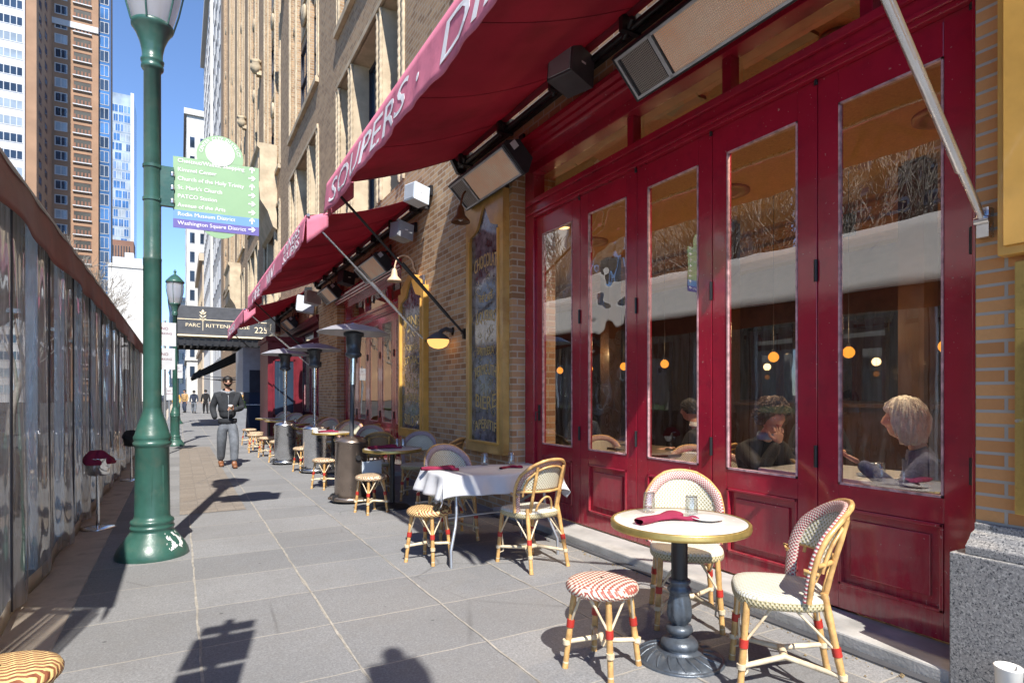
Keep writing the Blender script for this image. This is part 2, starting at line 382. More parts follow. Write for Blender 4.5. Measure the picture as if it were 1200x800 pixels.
def tag(o, label=None, cat=None, group=None, kind=None):
    if label: o['label'] = label
    if cat: o['category'] = cat
    if group: o['group'] = group
    if kind: o['kind'] = kind
    return o
def thing(name, label, cat, loc=(0, 0, 0), rz=0, group=None):
    o = bpy.data.objects.new(name, None); COL.objects.link(o); o.empty_display_size = .1
    o.location = loc; o.rotation_euler = (0, 0, rz); return tag(o, label, cat, group)
def dup(o, loc, rz=0, label=None, sc=None, group=None):
    def cp(a, par):
        c = a.copy(); COL.objects.link(c); c.parent = par
        for ch in KIDS.get(a.name, []): cp(ch, c)
        return c
    KIDS = {}
    for q in COL.objects:
        if q.parent: KIDS.setdefault(q.parent.name, []).append(q)
    r = cp(o, None); r.location = loc; r.rotation_euler = (0, 0, rz)
    if label: r['label'] = label
    if group: r['group'] = group
    if sc: r.scale = (sc, sc, sc)
    return r
def arc(cx, cy, r, a0, a1, n): return [(cx + r * cos(a0 + (a1 - a0) * i / n), cy + r * sin(a0 + (a1 - a0) * i / n)) for i in range(n + 1)]
def text_bm(mb, txt, size, fn, depth=.004, mi=0, spacing=1., align='LEFT', shear=0., fit=None):
    """append text outlines as thin solid letters; fn(x,y,d)->3D"""
    cu = bpy.data.curves.new('lettering', 'FONT'); cu.body = txt; cu.size = size; cu.space_character = spacing; cu.align_x = align; cu.shear = shear
    cu.extrude = depth / 2; cu.resolution_u = 3
    ob = bpy.data.objects.new('lettering', cu); COL.objects.link(ob)
    dg = bpy.context.evaluated_depsgraph_get(); me = bpy.data.meshes.new_from_object(ob.evaluated_get(dg))
    xs = [v.co.x for v in me.vertices]; w = max(xs) - min(xs); k = fit / w if fit else 1
    mb.add([fn(v.co.x * k, v.co.y, v.co.z) for v in me.vertices], [tuple(p.vertices) for p in me.polygons], mi)
    bpy.data.objects.remove(ob); bpy.data.curves.remove(cu); bpy.data.meshes.remove(me)
    return mb

# ------------------------------------------------------------------ camera / light / world
cam = bpy.data.cameras.new('camera'); co = bpy.data.objects.new('camera', cam); COL.objects.link(co)
co.location = (0, 0, 1.42); co.rotation_euler = (radians(90), 0, radians(-29.1))
cam.lens = 21; cam.sensor_width = 36; cam.shift_y = 62 / 1200; cam.clip_end = 3000; cam.clip_start = .05
SC.camera = co
SUNDIR = Vector((.2, .98, -1.13)).normalized()
sl = bpy.data.lights.new('sun', 'SUN'); sl.energy = 4.1; sl.angle = radians(.55); sl.color = (1., .95, .87)
so = bpy.data.objects.new('sun', sl); COL.objects.link(so); so.rotation_euler = SUNDIR.to_track_quat('-Z', 'Y').to_euler()
w = bpy.data.worlds.new('World'); SC.world = w; w.use_nodes = True
nt = w.node_tree; nt.nodes.clear(); sk = nt.nodes.new('ShaderNodeTexSky'); sk.sky_type = 'NISHITA'; sk.sun_disc = False
sk.sun_elevation = radians(48.5); sk.sun_rotation = radians(191.6); sk.air_density = .8; sk.dust_density = 0.; sk.ozone_density = 5.; sk.altitude = 1500
bg = nt.nodes.new('ShaderNodeBackground'); bg.inputs[1].default_value = .15; wo = nt.nodes.new('ShaderNodeOutputWorld')
nt.links.new(sk.outputs[0], bg.inputs[0]); nt.links.new(bg.outputs[0], wo.inputs[0])
SC.view_settings.view_transform = 'Standard'; SC.view_settings.look = 'None'; SC.view_settings.gamma = 1; SC.view_settings.exposure = 1.0
SC.render.engine = 'CYCLES'
cy = SC.cycles; cy.use_denoising = True; cy.max_bounces = 8; cy.diffuse_bounces = 4; cy.glossy_bounces = 4; cy.transparent_max_bounces = 12; cy.transmission_bounces = 4
cy.caustics_reflective = False; cy.caustics_refractive = False; cy.sample_clamp_indirect = 6

# ------------------------------------------------------------------ ground
def sheet(name, x0, x1, y0, y1, z, mat, kind='structure'):
    o = MB().add([(x0, y0, z), (x1, y0, z), (x1, y1, z), (x0, y1, z)], [(0, 1, 2, 3)]).build(name, mat); o['kind'] = kind; return o
sheet('ground', -1200, 1200, -400, 1800, -.15, 'asphalt')
o = MB().box(-.62, 60, -25, 260, -.14, 0).build('sidewalk', 'slab'); o['kind'] = 'structure'
o = MB().box(-1.02, -.62, -25, 260, -.14, -.004).build('kerb', 'kerb_stone', bevel=.01); o['kind'] = 'structure'
o = MB().add([(.0, 8.05, .004), (.72, 8.05, .004), (.72, 18.2, .004), (.0, 18.2, .004)], [(0, 1, 2, 3)]).build('paver_path', 'paver'); o['kind'] = 'structure'
for jx_ in (.10, .825, 1.55, 2.275):
    rdj = random.Random(int(jx_ * 100)); ys_ = [-3 + .22 * k for k in range(170)]; wv_ = [(.0075 + rdj.uniform(-.004, .002), rdj.uniform(-.006, .006)) for _ in ys_]
    mbj = MB(); mbj.add([(jx_ + o__ + sg * w__ * .9, y_, .0035) for y_, (w__, o__) in zip(ys_, wv_) for sg in (-1, 1)], [(2 * k, 2 * k + 1, 2 * k + 3, 2 * k + 2) for k in range(len(ys_) - 1)])
    tag(mbj.build('sidewalk_joint', 'joint_sealant'), kind='structure')
o = MB().box(-60, -14, -60, 60, -.14, .02).build('park_lawn', 'lawn'); o['kind'] = 'structure'

# ------------------------------------------------------------------ restaurant building
WX = 3.4
bld = thing('brick_building', 'tall tan brick building with red restaurant front and carved stone windows on the right', 'building', (WX, 8, 0))
def P_(mb, name, mats, par=bld, **k):
    """part given in world coordinates, parented to an empty placed elsewhere"""
    o = mb.build(name, mats, par, **k); 
    base = Vector((0, 0, 0)); q = par
    while q: base += q.location; q = q.parent
    o.location = -base; return o
def wall_holes(mb, x, y0, y1, z0, z1, holes, depth, mi=0, rmi=1, mi2=None):
    ys = sorted({y0, y1, *[h[0] for h in holes], *[h[1] for h in holes]}); zs = sorted({z0, z1, *[h[2] for h in holes], *[h[3] for h in holes]})
    ys = [v for v in ys if y0 <= v <= y1]; zs = [v for v in zs if z0 <= v <= z1]
    for a, b in zip(ys, ys[1:]):
        run = None
        for c, d in zip(zs, zs[1:]):
            my, mz = (a + b) / 2, (c + d) / 2
            inside = any(h[0] < my < h[1] and h[2] < mz < h[3] for h in holes)
            if not inside:
                mb.add([(x, a, c), (x, b, c), (x, b, d), (x, a, d)], [(3, 2, 1, 0)], mi if d < 5.3 or mi2 is None else mi2)
    for h in holes:
        a, b, c, d = h[:4]; dp = h[4] if len(h) > 4 else depth; rm = h[5] if len(h) > 5 else rmi; X = x + dp
        mb.add([(x, a, c), (X, a, c), (X, a, d), (x, a, d)], [(3, 2, 1, 0)], rm)
        mb.add([(x, b, c), (X, b, c), (X, b, d), (x, b, d)], [(0, 1, 2, 3)], rm)
        mb.add([(x, a, d), (X, a, d), (X, b, d), (x, b, d)], [(3, 2, 1, 0)], rm)
        if c > z0 + .01: mb.add([(x, a, c), (X, a, c), (X, b, c), (x, b, c)], [(0, 1, 2, 3)], rm)
holes = [(1.45, 6.1, 0, 4.2, .6, 0), (10.1, 15.0, 0, 3.75, .5, 0), (17.2, 26.5, 0, 3.6, .5, 0)]
bays = [5.2 + 7.25 * k for k in range(8)]
wins = []; tall = []
OP = ((-2.3, -1.2, 0), (-.95, 1.05, 1), (1.3, 2.3, 0))
for k, yc in enumerate(bays):
    for a, b, big in OP:
        holes.append((yc + a, yc + b, 5.15, 8.87, .55, 1)); wins.append((yc + a, yc + b, 5.25, 8.8, .5, big))
    ztop = min(46, .72 * (yc + 6) + 8)
    if yc > 8 or True:
        for a, b, big in OP:
            holes.append((yc + a, yc + b, 10.3, ztop, .2, 2))
            z = 10.35
            while z + 3.6 < ztop:
                tall.append((yc + a, yc + b, z, big)); z += 3.75
wl = MB(); wall_holes(wl, WX, 1.45, 62, 0, 50, holes, .5, 0, 1, 2)
wl.add([(WX, 62, 0), (WX + 25, 62, 0), (WX + 25, 62, 50), (WX, 62, 50)], [(3, 2, 1, 0)], 0)
wl.add([(WX, 1.45, 50), (WX + 25, 1.45, 50), (WX + 25, 62, 50), (WX, 62, 50)], [(0, 1, 2, 3)], 0)
P_(wl, 'wall', ['brick_wall', 'stone_cream', 'brick_upper'])
ob_ = MB(); wall_holes(ob_, WX, -9, 1.448, 0, 50, [], .5); ob_.add([(WX, 1.448, 0), (WX + .6, 1.448, 0), (WX + .6, 1.448, 4.2), (WX, 1.448, 4.2)], [(0, 1, 2, 3)], 0)
P_(ob_, 'near_wall', ['brick_orange'])
# stone trims: belt, colonnettes, spandrels
bl = MB()
for yc in bays:
    bl.box(WX - .05, WX + .02, yc - 2.45, yc + 2.45, 8.87, 8.99); bl.box(WX - .1, WX + .02, yc - 2.5, yc + 2.5, 10.14, 10.3)
P_(bl, 'stone_band', 'stone_cream')
nw = 0
def bead_prof(z0, z1, r):
    pr = []; z = z0
    while z < z1:
        pr += [(r * .72, z), (r, z + .05), (r, z + .12)]; z += .17
    return pr
cols_mb = MB()
for k, yc in enumerate(bays[:7]):
    ztop = min(46, .72 * (yc + 6) + 8)
    for dy in (-2.4, -1.07, 1.17, 2.4):
        for (a, b) in ((5.15, 8.87), (10.3, ztop)):
            if yc < 9 and a > 9: continue
            mb = MB().box(WX - .012, WX + .1, yc + dy - .09, yc + dy + .09, a, b)
            for q in (-.105, .105): mb.lathe(bead_prof(a, b, .03 if a > 9 else .042), 6, c=(WX - .012, yc + dy + q, 0))
            if nw < 60: P_(mb, 'colonnette', 'stone_cream')
            nw += 1
sp = []
for (y0, y1, z, big) in tall:
    mb = MB(); x0 = WX + .13
    mb.box(x0, WX + .2, y0, y1, z + 2.35, z + 3.75, 1)            # spandrel
    mb.box(x0 - .03, x0 + .01, y0 + .12, y1 - .12, z + 2.6, z + 3.5); mb.box(x0 - .06, x0 + .03, y0, y1, z + 3.62, z + 3.78)
    if big: mb.lathe([(.05, 0), (.3, 0), (.34, .04), (.3, .08), (.05, .08)], 14, c=(0, 0, 0)); 
    if big:
        n = 14 * 5; vs = mb.v[-n:]; mb.v[-n:] = [(x0 - .06 - v[2], (y0 + y1) / 2 + v[0], z + 3.05 + v[1]) for v in vs]
    sp.append((y0, mb))
sp.sort(key=lambda q: q[0])
for i, (y, mb) in enumerate(sp[:70]): P_(mb, 'spandrel_panel', ['stone_cream', 'brick_upper'])
rest = MB()
for y, mb in sp[70:]:
    o_ = len(rest.v); rest.add(mb.v, mb.f); rest.mi[-len(mb.f):] = mb.mi
tag(P_(rest, 'spandrel_panel', ['stone_cream', 'brick_upper']), kind='stuff')
allw = [(a, b, c, d, e, g) for (a, b, c, d, e, g) in wins] + [(a, b, z + .1, z + 2.35, .24, g) for (a, b, z, g) in tall]
allw.sort(key=lambda q: q[0] * q[0] + q[2] * q[2])
allw = [q for q in allw if q[0] > 6]
def upwin(mb, q):
    a, b, c, d, e, big = q; x = WX + e - .09
    for (u0, u1, w0, w1) in ((a, a + .07, c, d), (b - .07, b, c, d), (a, b, d - .09, d), (a, b, c, c + .09), (a, b, (c + d) / 2 - .035, (c + d) / 2 + .035)): mb.box(x - .03, x + .05, u0, u1, w0, w1, 0)
    if big: mb.box(x - .03, x + .05, (a + b) / 2 - .04, (a + b) / 2 + .04, c, d, 0)
    mb.add([(x + .02, a, c), (x + .02, b, c), (x + .02, b, d), (x + .02, a, d)], [(3, 2, 1, 0)], 1)
for q in allw[:100]:
    mb = MB(); upwin(mb, q); P_(mb, 'window', ['navy_dark', 'window_far'])
mb = MB()
for q in allw[100:]: upwin(mb, q)
tag(P_(mb, 'window', ['navy_dark', 'window_far']), kind='stuff')
for y, z in ((23.5, 16.5), (30.7, 16.9), (38, 17.2), (23.5, 24), (30.7, 24.5), (12.6 + 3.6, 16)):
    mb = MB(); mb.lathe([(.0, -.3), (.14, -.25), (.28, 0), (.2, .22), (.3, .3), (.0, .38)], 10, c=(WX - .22, y, z), mod=lambda r, z, a: .03 * cos(5 * a)); mb.box(WX - .2, WX + .05, y - .15, y + .15, z - .35, z - .15)
    P_(mb, 'stone_boss', 'stone_cream')
# balcony oriels
for y0, y1, z0 in ((25.4, 29.2, 9.6), (41.5, 45.5, 8.0)):
    mb = MB(); prof = [(WX, z0 - 1.6), (WX - .15, z0 - 1.5), (WX - .35, z0 - .9), (WX - .62, z0 - .5), (WX - .66, z0), (WX - .72, z0), (WX - .72, z0 + .2), (WX - .64, z0 + .2), (WX - .64, z0 + 1.5), (WX - .74, z0 + 1.6), (WX - .74, z0 + 1.75), (WX, z0 + 1.75)]
    mb.prism(prof, lambda a, b, d: (a, d, b), y0, y1); mb.box(WX - .67, WX - .63, y0 + .3, y1 - .3, z0 + .4, z0 + 1.3)
    P_(mb, 'balcony', 'stone_cream')
# near bay: frame, header, cornice
DX = 3.6
def bay_frame(y0, y1, zl, zt, mull, dx=DX, xw=WX):
    mb = MB()
    mb.box(dx - .03, dx + .12, y0, y0 + .09, 0, zt); mb.box(dx - .03, dx + .12, y1 - .2, y1, 0, zt)
    mb.box(dx - .05, dx + .1, y0 + .09, y1 - .2, zl, zl + .2)
    mb.box(dx - .075, dx - .05, y0 + .05, y1 - .1, zl + .03, zl + .06); mb.box(dx - .085, dx - .05, y0 + .05, y1 - .1, zl + .14, zl + .2)
    for y in mull: mb.box(dx - .0, dx + .1, y - .04, y + .04, zl + .2, zt - .2)
    mb.box(dx - .06, dx + .1, y0 + .09, y1 - .2, zt - .24, zt)
    prof = [(xw - .02, zt - .14), (xw - .035, zt - .12), (xw - .035, zt - .09), (xw - .06, zt - .06), (xw - .06, zt - .03), (xw - .085, zt + .0), (xw - .085, zt + .05), (xw + .02, zt + .05), (xw + .14, zt - .06), (xw + .14, zt - .14)]
    mb.prism(prof, lambda a, b, d: (a, d, b), y0 - .02, y1 + .02)
    return mb
P_(bay_frame(1.45, 6.1, 3.45, 4.2, [2.1, 3.15, 4.25]), 'shopfront_frame', 'paint_red', bevel=.006)
P_(MB().box(3.27, 3.63, 1.45, 6.35, -.02, .075), 'door_step', 'stone_step', bevel=.012)
P_(MB().box(3.2, 3.262, 1.45, 6.35, -.03, .012), 'drain_channel', 'dark_grey')
def leaf(y, dx=DX, w=.872, zt=3.45, gl='restaurant_glass', zb=.09, handle=False, g0=.86, g1=3.24):
    s = .142; mb = MB(); t = .05; x0, x1 = dx, dx + t
    mb.box(x0, x1, y + .003, y + s, zb, zt); mb.box(x0, x1, y + w - s, y + w - .003, zb, zt)
    mb.box(x0, x1, y + s, y + w - s, g1, zt); mb.box(x0, x1, y + s, y + w - s, g0 - .14, g0); mb.box(x0, x1, y + s, y + w - s, zb, zb + .15)
    mb.box(x0 + .025, x1, y + s, y + w - s, zb + .15, g0 - .14)
    # panel moulding
    a, b, c, d = y + s, y + w - s, zb + .15, g0 - .14
    for (p, q, r_, u) in ((a, a + .02, c, d), (b - .02, b, c, d), (a, b, c, c + .02), (a, b, d - .02, d)): mb.box(x0 - .008, x0 + .03, p, q, r_, u)
    mb.box(x0 + .008, x0 + .03, a + .07, b - .07, c + .07, d - .07)
    o = P_(mb, 'french_door', 'paint_red', bevel=.004)
    bd = MB()
    for (p, q, r_, u) in ((a, a + .012, g0, g1), (b - .012, b, g0, g1), (a, b, g0, g0 + .014), (a, b, g1 - .012, g1)): bd.box(x0 - .004, x0 + .02, p, q, r_, u)
    kid(bd, 'glazing_bead', 'bead_worn', o)
    kid(MB().grid(lambda i, j: (x0 + .027 - .02 * i, a + (b - a) * i, g0 + (g1 - g0) * j), 1, 1, flip=True), 'glass_pane', gl, o)
    for z in (.95, 2.15, 3.42): kid(MB().box(x0 - .006, x0 + .02, y + .0, y + .022, z, z + .14).tube([(x0 - .012, y + .003, z), (x0 - .012, y + .003, z + .14)], .009, 6), 'hinge', 'black_metal', o)
    if handle: kid(MB().box(x0 - .01, x0 + .01, y + w - .1, y + w - .06, 1.12, 1.3).tube([(x0 - .01, y + w - .08, 1.22), (x0 - .05, y + w - .08, 1.22), (x0 - .05, y + w - .08, 1.12)], .008, 6), 'door_handle', 'black_metal', o)
    return o
def kid(mb, name, mats, par, **k):
    o = mb.build(name, mats, par, **k); o.matrix_parent_inverse = Matrix.Identity(4)
    o.location = (0, 0, 0); return o
M('bead_worn', (.5, .30, .32), .4, var=.5, scale=20)
glass_mat('wavy_glass', .24, .76, 3., (.9, .92, .92), .9)
for k in range(5):
    leaf(1.54 + .872 * k, gl='wavy_glass' if k == 3 else 'restaurant_glass', handle=(k == 4))
for a, b in ((1.54, 2.06), (2.14, 3.11), (3.19, 4.21), (4.29, 5.9)):
    P_(MB().grid(lambda i, j: (DX + .07, a + (b - a) * i, 3.65 + .33 * j), 1, 1, flip=True), 'transom_window', 'restaurant_glass')
# second bay
P_(bay_frame(10.1, 15.0, 3.0, 3.75, [11.6, 13.2]), 'shopfront_frame', 'paint_red', bevel=.006)
P_(MB().box(3.27, 3.63, 10.1, 15.0, -.02, .075), 'door_step', 'stone_step', bevel=.012)
for k in range(5): leaf(10.2 + .918 * k, w=.915, zt=3.0, g1=2.85)
for a, b in ((10.2, 11.55), (11.65, 13.15), (13.25, 14.8)): P_(MB().grid(lambda i, j: (DX + .07, a + (b - a) * i, 3.2 + .33 * j), 1, 1, flip=True), 'transom_window', 'restaurant_glass')
# third bay
P_(bay_frame(17.2, 26.5, 2.9, 3.6, [19, 21, 23]), 'shopfront_frame', 'paint_red_dull_shaded', bevel=.006)
for k in range(8): leaf(17.3 + 1.12 * k, w=1.12, zt=2.9, g1=2.7)
P_(MB().box(3.27, 3.63, 17.2, 26.5, -.02, .075), 'door_step', 'stone_step')
for y0, y1 in ((17.3, 26.3),): P_(MB().grid(lambda i, j: (DX + .07, y0 + (y1 - y0) * i, 3.1 + .3 * j), 1, 1, flip=True), 'transom_window', 'restaurant_glass')
# granite plinth on the near side
pl = MB().box(3.26, 3.44, -9, 1.50, -.02, .66)
prof = [(3.28, .66), (3.28, .7), (3.315, .73), (3.335, .755), (3.37, .765), (3.37, .80), (3.42, .80), (3.42, .66)]
pl.prism(prof, lambda a, b, d: (a, d, b), -9, 1.44)
P_(pl, 'granite_plinth', 'granite', bevel=.006)


# interior of restaurant
dr = thing('dining_room', 'dim restaurant dining room with gold ceiling seen through the red glass doors', 'room', (6, 4, 0))
mb = MB(); X0, X1, Y0, Y1, ZC = 3.72, 11.2, -2.0, 16.9, 4.14
mb.add([(X0, Y0, ZC), (X1, Y0, ZC), (X1, Y1, ZC), (X0, Y1, ZC)], [(0, 1, 2, 3)])
P_(mb, 'ceiling', 'plaster_gold', dr)
P_(MB().box(X0, X1, Y0, Y1, -.05, .02), 'floor', 'floor_dark', dr)
mb = MB().box(X1, X1 + .1, Y0, Y1, 0, ZC); mb.box(X0, X1, Y0 - .1, Y0, 0, ZC); mb.box(X0, X1, Y1, Y1 + .1, 0, ZC); mb.box(X0 - .1, X0, Y0, 1.45, 0, ZC); mb.box(X0 - .1, X0, 6.12, 10.1, 0, ZC); mb.box(X0 - .1, X0, 15, Y1, 0, ZC)
P_(mb, 'wood_wall', 'wood_dark', dr)
mb = MB()
for x in (8.3,):
    mb.box(x, x + .5, Y0, Y1, 3.62, 4.14); mb.box(x - .05, x + .55, Y0, Y1, 3.72, 3.8); mb.box(x - .03, x + .53, Y0, Y1, 3.98, 4.05)
P_(mb, 'ceiling_beam', 'beam_gold', dr)
P_(MB().box(3.78, 3.95, 1.4, 6.1, 4.02, 4.14), 'ceiling_moulding', 'beam_gold', dr)
mb = MB().box(7.6, 7.75, .5, 6.5, 0, 1.25); mb.box(7.55, 7.8, .5, 6.5, 1.25, 1.3); P_(mb, 'banquette_screen', 'wood_dark', dr)
for y in (1.0, 3.8, 6.6, 9.5): P_(MB().box(7.4, 7.7, y - .14, y + .14, 0, 4.1), 'column', 'wood_dark', dr)
for y in (.2, 2.4, 5.2, 8.0):
    f = P_(MB().box(11.12, 11.2, y - .1, y + 2.0, 1.2, 3.0), 'mirror_frame', 'wood_dark', dr)
    kid(MB().box(11.1, 11.119, y, y + 1.9, 1.3, 2.9), 'mirror_glass', 'mirror_dark', f)
for y, x in ((3.0, 6.5), (5.6, 6.4), (8.6, 6.4)):
    P_(MB().lathe([(.3, -.0), (.3, -.03), (.22, -.04), (.2, -.015), (.12, -.05), (.03, -.05), (.0, -.05)], 28, c=(x, y, ZC)), 'ceiling_vent', 'vent_metal', dr)
for y in (2.8, 3.9): P_(MB().box(3.98, 4.2, y, y + .4, 4.11, 4.139), 'ceiling_grille', 'vent_metal', dr)
for i, y in enumerate((2.1, 3.5)): P_(MB().box(8.18, 8.3, y - .12 + 1.6, y + .12 + 1.6, 3.66, 3.95), 'wall_speaker', 'plastic_grey' if i == 0 else 'speaker_black', dr)
def inner_lamp(x, y, z, r, cat='globe'):
    g = thing('globe_lamp', None, 'lamp', (x, y, z))
    return g
GL = [(7.9, .98 + 1.12 * k) for k in range(9)]
gg = None
for k in range(9):
    y = 3.3 + 1.05 * k
    lab = 'amber glass globe lamp hanging by a rod from the dining room ceiling'
    if gg is None:
        g = thing('globe_lamp', lab, 'lamp', (7.1, y, 1.93), 0, 'row of amber globes inside the dining room')
        MB().lathe([(.002, -.07), (.04, -.058), (.062, -.03), (.07, 0), (.062, .03), (.04, .058), (.018, .07)], 20).build('globe', 'globe_amber', g)
        li = bpy.data.lights.new('globe_light', 'POINT'); li.energy = 9; li.color = (1, .62, .28); li.shadow_soft_size = .1; lo = bpy.data.objects.new('globe_light', li); COL.objects.link(lo); lo.parent = g; lo.location = (0, 0, .3)
        MB().tube([(0, 0, .068), (0, 0, 2.2)], .0035, 6).tube([(0, 0, .06), (0, 0, .10)], .02, 8).build('rod', 'black_metal', g); gg = g
    else: dup(gg, (7.1, y, 1.93))
for k, (x, y) in enumerate(((4.35, 2.75), (4.9, 4.7), (6.6, 2.2), (5.4, 8.0), (5.4, 12.5))):  # added spot lamps that brighten the diners and the dining room
    g = thing('added_ceiling_lamp', ('added round fill lamp above the two women behind the glass', 'added round fill lamp behind the middle red doors', 'added round fill lamp deep in the dining room', 'added round fill lamp behind the brick wall signs', 'added round fill lamp inside the second red shopfront')[k], 'lamp', (x, y, 4.1))
    MB().lathe([(.10, .035), (.13, .03), (.135, .0), (.11, -.01), (.1, .01)], 24).build('rim', 'vent_metal', g)
    MB().lathe([(.001, .0), (.1, .0)], 24).build('diffuser', 'added_ceiling_lamp', g)
    li = bpy.data.lights.new('fill_spot', 'SPOT'); li.energy = (230, 150, 120, 90, 90)[k]; li.color = (1, .74, .48); li.shadow_soft_size = .1; li.spot_size = radians(130); li.spot_blend = .6
    lo = bpy.data.objects.new('fill_spot', li); COL.objects.link(lo); lo.parent = g; lo.location = (0, 0, -.04)

# ------------------------------------------------------------------ awnings
def awning(y0, y1, label, texts, zw=4.6, zf=3.97, xf=1.57, xw=3.27, val=.38, armz=2.25, valmat='fabric_maroon_sunlit', fab='fabric_maroon', arms=None, dark=False):
    t = thing('awning', label, 'awning', (WX, (y0 + y1) / 2, zw))
    L = y1 - y0; ph = R(0, 6)
    def f(i, j):
        y = y0 + L * i; sag = -.07 * sin(pi * j) - .02 * sin(pi * j) * sin(9 * i + ph)
        return (xw + (xf - xw) * j, y, zw + (zf - zw) * j + sag + .006 * sin(40 * i + 3 * j))
    P_(MB().grid(f, 60, 10), 'canopy', fab, t, solid=.004)
    for k in range(1, int(L / 1.15)):
        q = k / int(L / 1.15)
        P_(MB().tube([Vector(f(q, j / 10)) + Vector((0, 0, -.004)) for j in range(11)], .004, 4), 'seam', fab, t)
    def vx(y, z01):  # ripples grow downward
        q = (y - y0); return xf - .012 - z01 * (.014 * sin(q * 4.1 + ph) + .009 * sin(q * 9.7 + 1) + .004 * sin(q * 23)) - .02 * z01
    def vz(y, z01):
        q = (y - y0) / L; return zf - val * z01 * (1 + .012 * sin(q * 31) + .025 * sin(q * 13 + ph))
    P_(MB().grid(lambda i, j: (vx(y0 + L * i, j), y0 + L * i, vz(y0 + L * i, j)), 160, 6), 'valance', valmat, t, solid=.003)
    for ye in (y0, y1):
        P_(MB().grid(lambda i, j: (xf + (.32 if ye == y1 else .3) * i - .0, ye + .01 * sin(i * 8), zf + (zw - zf) * .185 * i - .02 - (val * (1 - .45 * i)) * j), 8, 4), 'valance_end', valmat, t, solid=.003)
    for (tx, ys, size, zo, fit) in texts:
        mb = MB(); text_bm(mb, tx, size, lambda a, b, d: (vx(ys - a, min(1, max(0, (zo - b) / val))) - .006 - d, ys - a, zf - zo + b), .002, 0, 1.0, 'LEFT', .25, fit)
        P_(mb, 'lettering', 'letter_white', t)
    P_(MB().tube([(xf + .02, y0 - .02, zf + .0), (xf + .02, y1 + .02, zf)], .022, 10), 'front_bar', 'steel' if not dark else 'black_metal', t)
    P_(MB().tube([(xw + .01, y0, zw + .02), (xw + .01, y1, zw + .02)], .06, 14), 'fabric_roll', fab, t)
    mb = MB().box(WX - .05, WX - .002, y0 + .02, y1 - .02, zw - .14, zw - .05)
    mb.tube([(WX - .1, y0, zw - .12), (WX - .1, y1, zw - .12)], .03, 8)
    y = y0 + .3
    while y < y1: mb.box(WX - .2, WX, y, y + .05, zw - .16, zw + .02); mb.tube([(WX - .16, y - .08, zw - .1), (WX - .1, y + .1, zw - .16)], .025, 6); y += 1.1
    for ye in (y0, y1): mb.prism([(WX, zw - .2), (WX - .12, zw - .2), (WX - .22, zw - .02), (WX - .2, zw + .1), (WX, zw + .12)], lambda a, b, d: (a, d, b), ye - .03, ye + .03)
    P_(mb, 'roller_bracket', 'black_metal', t)
    for ye, mt in (arms if arms else ((y0 + .03, 'steel'), (y1 - .03, 'black_metal'))):
        mb = MB().tube([(WX - .04, ye, armz), (xf + .03, ye, zf - .02)], .017, 10)
        mb.tube([(WX - .25, ye, armz + .2), (xf + .03 + .9, ye, zf - .02 - .9 * (zf - armz) / (WX - xf))], .023, 10)
        mb.box(WX - .05, WX, ye - .025, ye + .025, armz - .08, armz + .06); mb.tube([(WX - .05, ye - .03, armz), (WX - .05, ye + .03, armz)], .02, 8)
        P_(mb, 'support_arm', mt, t)
    return t
awning(1.37, 7.42, 'large maroon fabric awning nearest, lettered SOUPERS and DÎNERS on its valance coloured sunlit pink', [('SOUPERS', 7.2, .34, .31, 2.75), ('·', 4.3, .5, .38, None), ('DÎNERS', 3.85, .34, .31, 2.35)])
awning(8.78, 16.9, 'second maroon fabric awning with small two line lettering on valance coloured sunlit pink', [('DÎNERS', 10.75, .2, .17, 1.5), ('SOUPERS', 10.75, .2, .34, 1.5), ('VIN', 13.2, .34, .33, 1.2), ('CAFÉ', 15.9, .34, .33, 1.6)][::1], zw=4.5, zf=3.95)
awning(18.2, 24.4, 'third and farthest maroon awning beside the black hotel canopy', [('SOUPERS', 23.6, .34, .31, 2.6)], zw=4.45, zf=3.8)
awning(31, 36, 'black slanted awning past the hotel canopy', [], zw=3.9, zf=2.35, xf=.55, xw=3.27, armz=2.0, valmat='black_fabric', fab='black_fabric', val=.16, dark=True, arms=((31.05, 'steel'), (35.9, 'steel')))
q_ = [o for o in COL.objects if o.name.startswith('awning') and not o.parent][-1]
for ye in (31.0, 36.0): P_(MB().prism([(.55, 2.37), (.55, 2.12), (3.27, 3.45), (3.27, 3.95)], lambda a, b, d: (a, d, b), ye - .02, ye), 'side_panel', 'black_fabric', q_)

